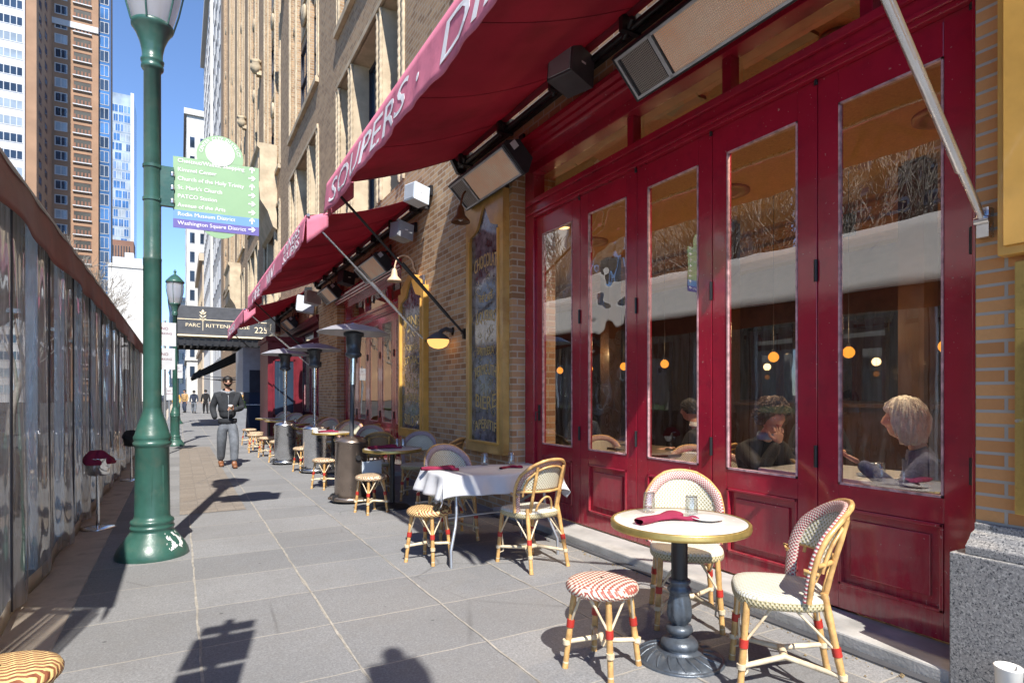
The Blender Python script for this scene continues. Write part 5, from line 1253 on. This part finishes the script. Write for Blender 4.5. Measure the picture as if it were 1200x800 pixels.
def hair_mesh(T, style):
    mb = MB(); n, m_ = 72, 48
    def f(i, j):
        a = 2 * pi * i; ph = -pi / 2 + pi * j; d = (cos(ph) * sin(a), cos(ph) * cos(a), sin(ph)); az = abs(atan2(d[0], d[1])); z = d[2]
        base = head_r((d[0], -abs(d[1]), d[2])) if d[1] < 0 else head_r(d)
        if style == 'short':
            line = .42 - .1 * cos(az * 2) if az < .9 else (.42 - (az - .9) * .9 if az < 1.5 else -.35)
            thick = .022
        elif style == 'curly':
            line = .36 + .1 * sin(az * 7) if az < .75 else (.2 - (az - .75) * 1.1 if az < 1.4 else -.55); thick = .040
        else:  # bob
            line = .5 if az < .7 else (.5 - (az - .7) * 4 if az < 1.07 else -.97); thick = .020
        k = 1 / (1 + exp(-(z - line) / .035))
        st = .009 * mnoise.noise(Vector((d[0] * 14, d[1] * 14, d[2] * (2 if style == 'bob' else 12)))) + .0035 * sin(a * 34 + 6 * z) + .002 * sin(a * 61 + 9 * z)
        if style == 'curly': st += .012 * mnoise.noise(Vector(d) * 7)
        if style == 'bob' and z < -.1 and d[1] < .6:
            base = max(base, .088 + .03 * (-z) * (d[1] < .2)); 
        r = (base * .93) * (1 - k) + (base + thick + st) * k
        v = Vector(d) * r
        if style == 'bob' and z < -.1 and k > .5: v.z = max(v.z * 1.3, -.135 + .008 * sin(a * 9))
        return T @ v
    mb.grid(f, n, m_, flip=True)
    rd = random.Random(5)
    cnt = {'bob': 420, 'curly': 420, 'short': 200}[style]; B = T.inverted()
    def surf(az, z):
        j = (math.asin(max(-1, min(1, z))) + pi / 2) / pi; return B @ f((az % (2 * pi)) / (2 * pi), j)
    for k in range(cnt):
        az = rd.uniform(0, 2 * pi); z0 = rd.uniform(.1, .98); a0 = min(az, 2 * pi - az)
        lim = .52 if a0 < .75 else (-.95 if style == 'bob' else -.4)
        if z0 < lim: continue
        L = {'bob': rd.uniform(.5, 1.9), 'curly': rd.uniform(.15, .3), 'short': rd.uniform(.15, .3)}[style]
        pts = []; jt = rd.uniform(.0, .007); tw = rd.uniform(-.25, .25)
        for q in range(8):
            z = z0 - L * q / 7
            if z < lim - .03: break
            p = surf(az + tw * q / 7 * (1 if style == 'bob' else 2.5), z); d_ = Vector((p.x, p.y, 0)).normalized() if z < .8 else Vector((p.x, p.y, p.z)).normalized()
            p = p + d_ * (jt + (.012 * sin(q * .9) if style == 'curly' else 0)); pts.append(T @ p)
        if len(pts) > 2: mb.tube(pts, [.002 + .0035 * sin(pi * min(1, (u + .6) / len(pts))) for u in range(len(pts))], 4)
    return mb
def hand_into(mb, w, d, nrm, mi=0, curl=.5, s=1.):
    """palm + five fingers: w wrist, d pointing direction, nrm palm normal"""
    w = Vector(w); d = Vector(d).normalized(); nrm = Vector(nrm); nrm = (nrm - d * nrm.dot(d)).normalized(); sd = d.cross(nrm)
    pts = []
    mb.grid(lambda i, j: w + d * (.095 * i * s - .01) + (sd * cos(2 * pi * j) * (.026 + .018 * sin(min(1, i * 1.1) * pi * .62)) + nrm * sin(2 * pi * j) * (.016 - .004 * i)) * s * (.15 if i in (0, 1) else 1), 6, 14, mi)
    for k, (o, L) in enumerate(((-.033, .062), (-.012, .075), (.011, .078), (.033, .070))):
        p = w + d * .078 * s + sd * o * s; q = p; dd = d + sd * o * 3; ps = [p]
        for b in range(3):
            dd = (Matrix.Rotation(curl * (.5 + .35 * b) , 3, sd) @ dd).normalized(); q = q + dd * L * s * (.45, .32, .28)[b]; ps.append(q)
        mb.tube(ps, [.0098 * s, .009 * s, .0082 * s, .006 * s], 8, mi)
    p = w + d * .02 * s + sd * .03 * s; t1 = p + (d * .6 + sd * .9 + nrm * .35 * curl).normalized() * .045 * s; t2 = t1 + (d * 1 + sd * .35 + nrm * .4 * curl).normalized() * .035 * s
    mb.tube([p, t1, t2], [.013 * s, .011 * s, .008 * s], 8, mi)
PM = ['skin', 'lip', 'eye_white', 'eye_dark', 'hair_brown']
def finish(mb, label, loc, rz, mats=PM):
    o = mb.build('person', mats); o.location = loc; o.rotation_euler = (0, 0, rz); return tag(o, label, 'person')
def walker(label, x, y, rz, jm, tm, bm_, hm='hair_dark', s=1., detail=True, hood=True, cup=False, step=.2):
    b = MB(); HT = Matrix.Translation((0, .02, 1.655)) @ Matrix.Rotation(.06, 4, 'X')
    skin_into(b, {'a': ((0, 0, 1.38), .07), 'b': ((0, 0, 1.49), .052), 'c': ((0, .01, 1.58), .05)}, [('a', 'b'), ('b', 'c')], 'a')
    head_into(b, HT, 0)
    if cup: wr = Vector((-.075, .245, 1.135)); hand_into(b, wr, (.85, .35, .25), (.0, .9, -.2), 0, .9)
    else: wr = Vector((-.27, .12, .86)); hand_into(b, wr, (0, .1, -1), (1, 0, 0), 0, .35)
    if not cup: hand_into(b, (.27, -.08, .86), (0, .0, -1), (-1, 0, 0), 0, .35)
    o = finish(b, label, (x, y, 0), rz, [PM[0], PM[1], PM[2], PM[3], hm]); 
    j = {'p': ((0, 0, .93), (.165, .13)), 'w': ((0, 0, 1.08), (.16, .125)), 'c': ((0, 0, 1.27), (.185, .14)), 'u': ((0, -.01, 1.40), (.14, .11)), 'n': ((0, 0, 1.48), .075)}
    e = [('p', 'w'), ('w', 'c'), ('c', 'u'), ('u', 'n')]
    if cup: arms = {1: [(.19, 0, 1.40), (.265, -.05, 1.16), (.225, .10, .95)], -1: [(-.19, 0, 1.40), (-.265, -.02, 1.15), tuple(wr - Vector((.02, .01, .01)))]}
    else: arms = {1: [(.19, 0, 1.40), (.26, -.06, 1.13), (.27, -.08, .88)], -1: [(-.19, 0, 1.40), (-.26, .0, 1.13), tuple(wr + Vector((0, 0, .02)))]}
    for sx, P3 in arms.items():
        for k, (q, r) in enumerate(zip(P3, (.082, .066, .052))):
            j['%d%d' % (sx, k)] = (q, r)
        e += [('u', '%d0' % sx), ('%d0' % sx, '%d1' % sx), ('%d1' % sx, '%d2' % sx)]
    jk = MB(); skin_into(jk, j, e, 'c'); jk.lathe([(.155, .86), (.17, .88), (.172, .93), (.165, .95)], 24, mod=lambda r, z, a: -.03 * abs(sin(a)))
    jo = jk.build('jacket', jm, o)
    if hood: MB().grid(lambda i, q: ((.085 + .035 * sin(pi * q)) * sin(2 * pi * i) * 1.1, -.02 - (.02 * sin(pi * q)) + (.085 + .035 * sin(pi * q)) * cos(2 * pi * i), 1.44 + .07 * q + .03 * cos(2 * pi * i) * -1), 24, 8).build('hood', 'hood_grey', jo, solid=.008)
    MB().tube([(0, .128, .95), (0, .14, 1.2), (0, .135, 1.35), (0, .09, 1.45)], .005, 5).build('zip', 'galvanised', jo)
    lg = {'p': ((0, 0, .95), (.15, .12)), 'q': ((0, 0, .84), (.145, .12))}; e = [('p', 'q')]
    for sx, f in ((1, -step), (-1, step)):
        kn = (.10 * sx, f * .55 + .06, .49); an = (.095 * sx, f - (.04 if f < 0 else .0), .12)
        lg['h%d' % sx] = ((.09 * sx, 0, .80), .118); lg['k%d' % sx] = (kn, .092); lg['m%d' % sx] = (tuple(Vector(kn).lerp(Vector(an), .5)), .084); lg['a%d' % sx] = (an, .072)
        e += [('q', 'h%d' % sx), ('h%d' % sx, 'k%d' % sx), ('k%d' % sx, 'm%d' % sx), ('m%d' % sx, 'a%d' % sx)]
        bt = MB(); skin_into(bt, {'a': ((an[0], an[1] - .0, .16), .052), 'b': ((an[0], an[1] - .01, .06), .052), 'd': ((an[0], an[1] + .09, .045), (.045, .04)), 'e': ((an[0], an[1] + .19, .032), (.045, .032)), 'f': ((an[0], an[1] - .06, .04), .045)}, [('a', 'b'), ('b', 'd'), ('d', 'e'), ('b', 'f')], 'b')
        for v in range(len(bt.v)): bt.v[v] = (bt.v[v][0], bt.v[v][1], max(0.004, bt.v[v][2]))
        bt.build('boot', bm_, o)
    tr = MB(); skin_into(tr, lg, e, 'q'); tr.build('trousers', tm, o)
    if cup:
        mb = MB().grid(lambda i, q: HT @ Vector(((.088 - .03 * q * q) * sin(2 * pi * i) * (1 - q ** 4), -.006 + (.106 - .035 * q * q) * cos(2 * pi * i) * (1 - q ** 4), .042 + .095 * q ** .8 + .012 * (1 - cos(2 * pi * i)) * -.5)), 28, 10)
        mb.grid(lambda i, q: HT @ Vector(((.090 + .003 * sin(pi * q)) * sin(2 * pi * i), -.006 + (.108 + .003 * sin(pi * q)) * cos(2 * pi * i), .036 + .035 * q - .006 * (1 - cos(2 * pi * i)))), 28, 4)
        mb.build('beanie', 'hair_dark', o)
        mb = MB()
        for s_ in (-1, 1): mb.grid(lambda i, q: HT @ Vector((s_ * (.033 + .026 * cos(2 * pi * i) * q), .098 - .012 * q * (1 + .8 * cos(2 * pi * i)) + .004, .010 + .019 * sin(2 * pi * i) * q)), 16, 3)
        for s_ in (-1, 1): mb.tube([HT @ Vector((s_ * .055, .085, .014)), HT @ Vector((s_ * .078, .04, .014)), HT @ Vector((s_ * .08, -.01, .01))], .003, 5)
        mb.tube([HT @ Vector((-.012, .1, .014)), HT @ Vector((.012, .1, .014))], .003, 5); mb.build('sunglasses', 'eye_dark', o, solid=.002)
        def fb(i, q):
            a = (i - .5) * 2.5; z = -.86 + .42 * q + .12 * abs(a); c = sqrt(max(.01, 1 - z * z)); d = Vector((c * sin(a), c * cos(a), z)); return HT @ (d * (head_r(tuple(d)) + .005))
        MB().grid(fb, 20, 6, flip=True).build('beard', 'hair_dark', o, solid=.004)
    else:
        hair_mesh(HT, 'short').build('hair', hm, o)
    if s != 1: o.scale = (s, s, s)
    return o, wr
wo_, wr = walker('man in black beanie, dark jacket and grey trousers walking with a coffee cup', .82, 12.9, pi + .05, 'jacket_grey', 'trouser_grey', 'boot_brown', cup=True)
RZ = Matrix.Rotation(pi + .05, 4, 'Z'); cp = RZ @ Vector((-.015, .30, 1.155)) + Vector((.82, 12.9, 0))
t = thing('coffee_cup', 'paper coffee cup with white lid in the hand of the walking man', 'cup', cp)
MB().lathe([(.001, -.05), (.028, -.05), (.038, .05)], 20).build('cup', 'paper_cup', t); MB().lathe([(.032, -.02), (.0375, .025), (.038, .025)], 20).build('sleeve', 'cup_sleeve', t)
MB().lathe([(.04, .048), (.041, .056), (.036, .06), (.034, .068), (.001, .069)], 20).build('lid', 'letter_white', t)
walker('pedestrian in long dark coat walking away down the sidewalk', 1.7, 50.0, .1, 'cloth_black', 'cloth_black', 'cloth_black')
walker('pedestrian in navy jacket walking away beside the dark coat', .95, 51.0, -.1, 'cloth_navy', 'trouser_grey', 'cloth_black', s=.97)
walker('pedestrian in tan coat standing far down the sidewalk', .35, 53.0, 2.5, 'cloth_tan', 'cloth_navy', 'cloth_black', step=.05)
walker('pedestrian in yellowish top farthest left down the sidewalk', -.2, 49.0, 2.9, 'wood_gold', 'cloth_black', 'cloth_black', s=.95, step=.1)

def seated(label, x, y, rz, shirt, hair, style, zoff=0., gesture=None, lean=.0, sc=1., hs=1.):
    b = MB(); HT = Matrix.Translation((0, .10 + lean, 1.235)) @ Matrix.Rotation(-.05 - lean * .5, 4, 'X') @ Matrix.Scale(hs, 4)
    skin_into(b, {'a': ((0, lean * .6, 1.0), .07), 'b': ((0, .04 + lean * .8, 1.09), .05), 'c': ((0, .075 + lean, 1.17), .052)}, [('a', 'b'), ('b', 'c')], 'a')
    head_into(b, HT, 0)
    sh = {1: [(.17, lean * .6, .97), (.25, .1 + lean, .72), (.12, .34, .80)], -1: [(-.17, lean * .6, .97), (-.25, .1 + lean, .72), (-.12, .34, .80)]}
    if gesture == 'palm': sh[-1] = [(-.17, lean * .6, .97), (-.23, .14, .80), (-.17, .36, .97)]; hand_into(b, sh[-1][2], (.05, .8, .45), (.2, -.3, 1), 0, .12)
    elif gesture == 'chin': sh[1] = [(.17, lean * .6, .97), (.2, .30, .84), (.05, .24 + lean, 1.05)]; hand_into(b, sh[1][2], (-.15, -.05, 1), (0, -1, 0), 0, .7)
    else: hand_into(b, sh[-1][2], (.3, .9, .0), (0, 0, -1), 0, .4)
    if gesture != 'chin': hand_into(b, sh[1][2], (-.3, .9, .0), (0, 0, -1), 0, .4)
    o = finish(b, label, (x, y, zoff), rz, [PM[0], PM[1], PM[2], PM[3], hair])
    j = {'p': ((0, 0, .5), (.17, .14)), 'w': ((0, lean * .2, .66), (.155, .12)), 'c': ((0, lean * .4, .84), (.17, .125)), 'u': ((0, lean * .6, .98), (.13, .1)), 'n': ((0, .03 + lean * .75, 1.06), .066)}
    e = [('p', 'w'), ('w', 'c'), ('c', 'u'), ('u', 'n')]
    for sx, P3 in sh.items():
        for k, (q, r) in enumerate(zip(P3, (.078, .06, .042))): j['%d%d' % (sx, k)] = (q, r)
        e += [('u', '%d0' % sx), ('%d0' % sx, '%d1' % sx), ('%d1' % sx, '%d2' % sx)]
    m_ = MB(); skin_into(m_, j, e, 'c'); so_ = m_.build('sweater' if gesture else 'jacket', shirt, o)
    if gesture == 'chin': MB().lathe([(.07, 0), (.072, .03), (.062, .06), (.06, .03)], 20, c=(0, .035 + lean * .8, 1.06)).build('collar', 'cloth_light_blue', o)
    if gesture is None: MB().lathe([(.07, 0), (.066, .05), (.06, .03)], 20, c=(0, .035 + lean * .8, 1.07)).build('collar', 'ceramic_white', o)
    lg = {'p': ((0, 0, .5), (.16, .12))}; e = []
    for sx in (1, -1):
        lg['k%d' % sx] = ((.11 * sx, .42, .50), .075); lg['a%d' % sx] = ((.11 * sx, .42, .08 - zoff), .05); lg['t%d' % sx] = ((.11 * sx, .54, .04 - zoff), .04)
        e += [('p', 'k%d' % sx), ('k%d' % sx, 'a%d' % sx), ('a%d' % sx, 't%d' % sx)]
    m_ = MB(); skin_into(m_, lg, e, 'p'); m_.build('trousers', 'cloth_black', o)
    hair_mesh(HT, style).build('hair', hair, o)
    return o
seated('woman with grey blond bob in blue knit gesturing behind the nearest glass door', 4.12, 2.04, .55, 'cloth_blue_knit', 'hair_silver', 'bob', 0.02, 'palm', hs=1.12)
seated('woman with short brown curly hair and dark jacket behind the glass', 4.15, 3.28, pi - .3, 'cloth_black', 'hair_brown', 'curly', .0, 'chin', .05, hs=1.08)
seated('man in dark suit facing left seen through the middle red glass door', 5.0, 4.75, .35, 'cloth_black', 'hair_dark', 'short', 0)
seated('person in dark suit seated with back turned deep in the dining room', 5.6, 3.75, 2.3, 'cloth_black', 'hair_dark', 'short', .1)
seated('person in dark clothes seated near the farthest first bay door', 5.2, 7.2, 2.6, 'cloth_navy', 'hair_dark', 'short', 0)
def inner_table(x, y, sx, sy, h, label, mat='ceramic_white'):
    t = thing('dining_table', label, 'table', (x, y, 0)); MB().box(-sx, sx, -sy, sy, h - .03, h).build('table_top', mat, t, bevel=.005)
    MB().lathe([(.2, .03), (.2, .05), (.035, .07), (.03, h - .03)], 16).build('pedestal', 'black_metal', t); return t
inner_table(4.18, 2.62, .36, .42, .87, 'white dining table between the two women behind the glass')
inner_table(4.9, 5.45, .35, .35, .78, 'dark dining table before the man in the dark suit', 'wood_dark'); inner_table(4.3, 4.75, .3, .3, .82, 'window table holding the tall bottle behind the fourth glass door', 'wood_dark')
inner_table(5.0, 6.5, .35, .35, .78, 'dark table deep in the dining room', 'wood_dark'); inner_table(5.9, 2.6, .35, .35, .78, 'dark table behind the two women', 'wood_dark')
def cup(label, loc, mat='ceramic_blue'):
    t = thing('cup', label, 'cup', loc); MB().lathe([(.001, .0), (.07, .0), (.085, .012), (.07, .008), (.001, .006)], 24).build('saucer', mat, t)
    MB().lathe([(.001, .012), (.03, .012), (.045, .03), (.056, .085), (.052, .085), (.04, .03), (.001, .02)], 24).build('bowl', mat, t)
    MB().tube([(.05, 0, .075), (.08, 0, .07), (.082, 0, .045), (.05, 0, .035)], .007, 8).build('handle', mat, t)
cup('pale blue cup and saucer in front of the grey haired woman', (4.06, 2.34, .872)); cup('pale blue cup partly hidden behind the glass door edge', (4.02, 2.72, .872))
tumbler('clear glass beside the arm of the grey haired woman', (3.92, 2.2, .872))
t = thing('bottle', 'tall clear bottle with white label on the window table', 'bottle', (4.2, 4.72, .822)); MB().lathe([(.001, 0), (.04, 0), (.042, .02), (.042, .2), (.03, .25), (.015, .29), (.014, .34), (.001, .34)], 20).build('glass_body', 'clear_glass', t)
MB().lathe([(.0425, .04), (.0425, .15)], 20).build('paper_label', 'letter_white', t); MB().lathe([(.016, .31), (.016, .345), (.001, .346)], 12).build('stopper', 'letter_white', t); MB().lathe([(.001, .005), (.038, .01), (.038, .1), (.001, .1)], 16).build('water', 'ceramic_blue', t)
for i, (x, y, rz) in enumerate(((4.12, 1.95, .1), (4.2, 3.42, pi), (4.35, 4.2, 2.4), (5.0, 4.65, .3), (5.75, 2.0, 0), (4.5, 5.8, 2.6))):
    dup(proto_c, (x, y, .0), rz, 'bistro chair inside the restaurant ' + ('under the grey haired woman', 'under the curly haired woman', 'with arched back showing in the middle door', 'under the man in the dark suit', 'deep behind the two women', 'near the farthest door of first bay')[i], group='bistro chairs inside the dining room')
# people in tent
seated('blurred seated figure behind the clear tent wall at left', -1.75, 4.9, -1.2, 'cloth_navy', 'hair_dark', 'short', .1)
seated('second blurred figure farther inside the clear tent', -1.8, 6.7, 2.2, 'cloth_black', 'hair_brown', 'short', .1)

# ------------------------------------------------------------------ trees
def bare_tree(name, label, loc, h, seed, depth=7, group='bare park trees', twig=.016):
    rd = random.Random(seed); t = thing(name, label, 'tree', loc, rd.uniform(0, 6), group); tk = MB(); cr = MB()
    def grow(p, d, L, r, k, mb):
        q = p; pts = [p]; rs = [r]
        for s in range(3):
            d = (d + Vector((rd.uniform(-.16, .16), rd.uniform(-.16, .16), rd.uniform(-.06, .14)))).normalized(); q = q + d * L / 3; pts.append(q); rs.append(max(twig, r * (1 - .12 * (s + 1))))
        mb.tube(pts, rs, 8 if k < 2 else (5 if k < 4 else 3), 0, False)
        if k >= depth: return
        nb = 3 if k > 0 else 5
        for b in range(nb):
            ax = Vector((rd.uniform(-1, 1), rd.uniform(-1, 1), rd.uniform(-1, 1))).normalized(); dd = (Matrix.Rotation(rd.uniform(.3, .75), 3, ax) @ d); dd.z += .12; dd.normalize()
            st = pts[-1] if b < 2 else pts[-2]
            grow(st, dd, L * rd.uniform(.62, .82), max(twig, rs[-1] * rd.uniform(.55, .72)), k + 1, cr)
    grow(Vector((0, 0, 0)), Vector((0, 0, 1)), h * .27, h * .018, 0, tk)
    tk.build('trunk', 'bark', t); cr.build('crown', 'bark', t); return t
ta = bare_tree('bare_tree', 'bare tree behind the dining tent whose twigs show before the white building', (-5.6, 29, -.1), 9, 3, twig=.006)
tb = bare_tree('bare_tree', 'bare park tree reflected in the nearest glass doors', (-15, 4, -.1), 15, 5, depth=6, twig=.022)
for i, (x, y, s) in enumerate(((-16, -6, 1.), (-14.5, 12, .95), (-17, 20, 1.1), (-24, 8, 1.15), (-26, 26, 1.2), (-15, 30, .9), (-15.5, 42, 1.), (-34, 16, 1.2), (-36, 40, 1.3), (-16, 56, 1.))):
    dup(tb, (x, y, -.1), i * 1.3, 'bare park tree number %s of the row across the street, seen in reflections' % ('two', 'three', 'four', 'five', 'six', 'seven', 'eight', 'nine', 'ten', 'eleven')[i], s)

# ------------------------------------------------------------------ city buildings
def tower(label, x0, x1, y0, y1, h, mat, name='tower_block'):
    t = thing(name, label, 'building', ((x0 + x1) / 2, y0, 0)); P_(MB().box(x0, x1, y0, y1, 0, h), 'walls', mat, t); return t
class Win:
    def __init__(s, t, name='window'): s.t = t; s.L = []; s.name = name
    def front(s, x0, x1, y, z0, z1, gm, fm='frame_white', f=.12, proud=.06, mull=1):   # faces -y
        s.L.append(('f', x0, x1, y, z0, z1, gm, fm, f, proud, mull))
    def side(s, y0, y1, x, z0, z1, gm, fm='frame_white', f=.12, proud=.06, mull=1, sg=1):
        s.L.append(('s%d' % sg, y0, y1, x, z0, z1, gm, fm, f, proud, mull))
    def emit(s, mb, q):
        k, a, b, c, z0, z1, gm, fm, f, pr, mull = q
        def bx(u0, u1, w0, w1, d0, d1, mi):
            if k == 'f': mb.box(u0, u1, c - d1, c - d0, w0, w1, mi)
            elif k == 's1': mb.box(c + d0, c + d1, u0, u1, w0, w1, mi)
            else: mb.box(c - d1, c - d0, u0, u1, w0, w1, mi)
        bx(a, b, z0, z1, .0, pr * .5, 1)
        if f:
            bx(a, a + f, z0, z1, pr * .5, pr, 0); bx(b - f, b, z0, z1, pr * .5, pr, 0); bx(a + f, b - f, z1 - f, z1, pr * .5, pr, 0); bx(a + f, b - f, z0, z0 + f, pr * .5, pr, 0)
            for m_ in range(mull): u = a + (b - a) * (m_ + 1) / (mull + 1); bx(u - f * .4, u + f * .4, z0 + f, z1 - f, pr * .5, pr * .9, 0)
    def done(s, limit=100):
        for q in s.L[:limit]:
            mb = MB(); s.emit(mb, q); P_(mb, s.name, [q[7], q[6]], s.t)
        by = {}
        for q in s.L[limit:]: by.setdefault((q[7], q[6]), []).append(q)
        for (fm, gm), L in by.items():
            mb = MB(); [s.emit(mb, q) for q in L]; tag(P_(mb, s.name, [fm, gm], s.t), kind='stuff')
# brick tower with balconies
t = tower('tall brown brick apartment tower with rows of dark balconies on the far left', -22.4, -14.7, 150, 180, 125, 'brick_far')
W1 = Win(t); W2 = Win(t, 'balcony'); mb = MB(); lg_ = []
for k in range(42):
    z = 1.5 + 2.95 * k
    W1.front(-22.0, -19.9, 150, z, z + 1.9, 'window_far' if k % 3 else 'window_pale', mull=1, f=.16)
    W2.front(-18.9, -15.9, 150, z + .2, z + 2.0, 'balcony_dark', 'brick_far_dark', f=.1, proud=.1, mull=0)
    lg_.append((z, z + .2))
W1.L.reverse(); W2.L.reverse(); W1.done(50); W2.done(50)
for a, b in lg_: P_(MB().box(-19.0, -15.8, 149.6, 150, a, b), 'balcony_ledge', 'frame_white', t)
mb.box(-22.4, -14.7, 149.7, 150, 76, 77.2); P_(mb, 'stone_band', 'frame_white', t)
mb = MB()
for k in range(42):
    for c in range(5): mb.box(-18.8 + c * .6, -18.5 + c * .6, 149.82, 149.88, 1.75 + 2.95 * k, 2.6 + 2.95 * k)
tag(P_(mb, 'railing', 'brick_far_dark', t), kind='stuff')
t = tower('blue glass strip tower attached beside the brown brick tower', -14.65, -12.9, 151, 154, 124, 'glass_tower_blue')
W1 = Win(t, 'glass_band')
for k in range(40): W1.front(-14.6, -12.95, 151, 2 + 3 * k, 4.4 + 3 * k, 'window_far' if k % 2 else 'glass_tower_blue', 'stone_grey', f=.12, mull=1)
W1.done()
t = tower('brick and white apartment tower with glazed bays at the top left corner', -60, -22.4, 135, 170, 125, 'brick_far')
W1 = Win(t); mb = MB().box(-28, -24.0, 134.6, 135, 0, 125); P_(mb, 'white_bay', 'frame_white', t)
for k in range(42):
    z = 1.5 + 2.95 * k
    W1.front(-27.8, -24.2, 134.6, z, z + 1.7, 'window_pale' if k % 4 < 2 else 'window_far', mull=3, f=.14)
    W1.side(137, 139.2, -22.4, z, z + 1.6, 'window_far', 'brick_far_dark', mull=1); W1.side(142.5, 144.7, -22.4, z, z + 1.6, 'window_far', 'brick_far_dark', mull=1)
W1.L.reverse(); W1.done()
# glass tower
t = tower('pale blue glass tower behind the brick tower', -26.5, -17.0, 300, 320, 128, 'window_pale', 'glass_tower'); W1 = Win(t, 'glass_band')
rd = random.Random(4)
for k in range(28):
    z = 12 + 4.0 * k; u = -26.2
    while u < -18.6:
        w_ = rd.choice((1.2, 1.9, 2.6)); 
        W1.front(u, min(u + w_ - .15, -18.2), 300, z, z + 3.2, rd.choice(('glass_tower_blue', 'window_pale', 'glass_tower_blue')), 'frame_white', f=.1, mull=1); u += w_
W1.done(); P_(MB().box(-18.1, -16.9, 299.6, 300.2, 5, 129), 'white_edge', 'frame_white', t)
t = tower('low brown brick building under the pale glass tower', -24, -15.9, 280, 290, 62, 'brick_far_dark')
W1 = Win(t)
for k in range(7): W1.front(-23 + k * .9, -22.4 + k * .9, 280, 55, 60, 'window_far', 'brick_far', mull=0)
W1.done()
t = tower('plain white walled building left of the street lamp', -12.2, -5.6, 140, 149, 27, 'white_wall')
W1 = Win(t); P_(MB().box(-11.5, -6.5, 141, 147, 27, 28.6).box(-9.5, -8, 141, 144, 28.6, 29.6), 'roof_units', 'plastic_white', t)
P_(MB().box(-12.2, -5.5, 139.8, 140.2, 26.4, 27.1), 'parapet', 'white_far', t); W1.L = []; W1.done()
# right side of street, far
def striped(label, x0, x1, y0, y1, h, mat, fl=3.8, bay=3.2, dark='window_far'):
    t = tower(label, x0, x1, y0, y1, h, mat); W_ = Win(t); z = 5
    while z < h - 4:
        y = y0 + 1
        while y < y1 - 2: W_.side(y, y + bay * .45, x0, z, z + fl * .6, dark, 'stone_cream' if mat != 'white_far' else 'frame_white', f=.1, mull=0, sg=-1); y += bay
        x = x0 + .5
        while x < min(x1, x0 + 14) - 1: W_.front(x, x + bay * .45, y0, z, z + fl * .6, dark, 'frame_white', f=.1, mull=0); x += bay * .8
        z += fl
    W_.done(60); P_(MB().box(x0 - .5, x1, y0 - .5, y1, h - 1.2, h), 'cornice', mat, t); P_(MB().box(x0 - .3, x1, y0 - .3, y1, 8.5, 9.2), 'belt_course', mat, t); return t
striped('white stone tower next to the brick building, narrow and very tall', 3.5, 30, 63.5, 80, 78, 'white_far')
striped('white office block beyond the narrow white tower', 3.3, 30, 82, 104, 53, 'white_far', 3.6, 2.6)
striped('tan stone block farther along the right of street', 3.2, 30, 108, 136, 24, 'tan_far')
striped('far white tower with bracketed cornice seen behind the wayfinding sign', 1.3, 30, 142, 170, 61, 'white_far', 4, 2.4)
striped('white building at the far end of the street', -3, 30, 230, 260, 34, 'white_far', 4, 3.)
# across the park: seen only in reflections
for (lab, x0, x1, y0, y1, h, mt) in (('white banded apartment tower across the park', -96, -76, 26, 46, 85, 'brick_far_dark'), ('tan apartment tower across the park', -92, -72, 62, 84, 58, 'tan_far'), ('brick apartment block across the park', -90, -70, -10, 16, 38, 'brick_far'), ('pale stone block across the park at far corner', -80, -60, 96, 130, 45, 'white_far')):
    t = tower(lab, x0, x1, y0, y1, h, mt); W_ = Win(t, 'balcony_band')
    z = 5
    while z < h - 3:
        y = y0 + 1
        while y < y1 - 3: W_.side(y, y + 3.4, x1, z, z + 1.6, 'window_far', 'frame_white', f=.35, mull=0); y += 4.6
        z += 3.3
    W_.done(40)

# litter along the step
rd = random.Random(9); mb = MB()
for k in range(420):
    y = rd.uniform(1.3, 6.5); x = 3.19 - abs(rd.gauss(0, .035)) if rd.random() < .85 else rd.uniform(2.6, 3.2); q = rd.uniform(.002, .008) * (2.2 if rd.random() < .05 else 1)
    c = Vector((x, y, .002 + q * .4)); a = Vector((rd.uniform(-1, 1), rd.uniform(-1, 1), rd.uniform(-.5, .5))) * q; b = a.cross(Vector((rd.uniform(-.4, .4), rd.uniform(-.4, .4), 1))); n_ = Vector((0, 0, q * .6))
    mb.add([c - a, c + b, c + a, c - b, c + n_], [(0, 1, 4), (1, 2, 4), (2, 3, 4), (3, 0, 4)])
M('dry_litter', (.26, .19, .10), .9, var=.6, scale=40)
tag(mb.build('leaf_litter', 'dry_litter'), kind='stuff')
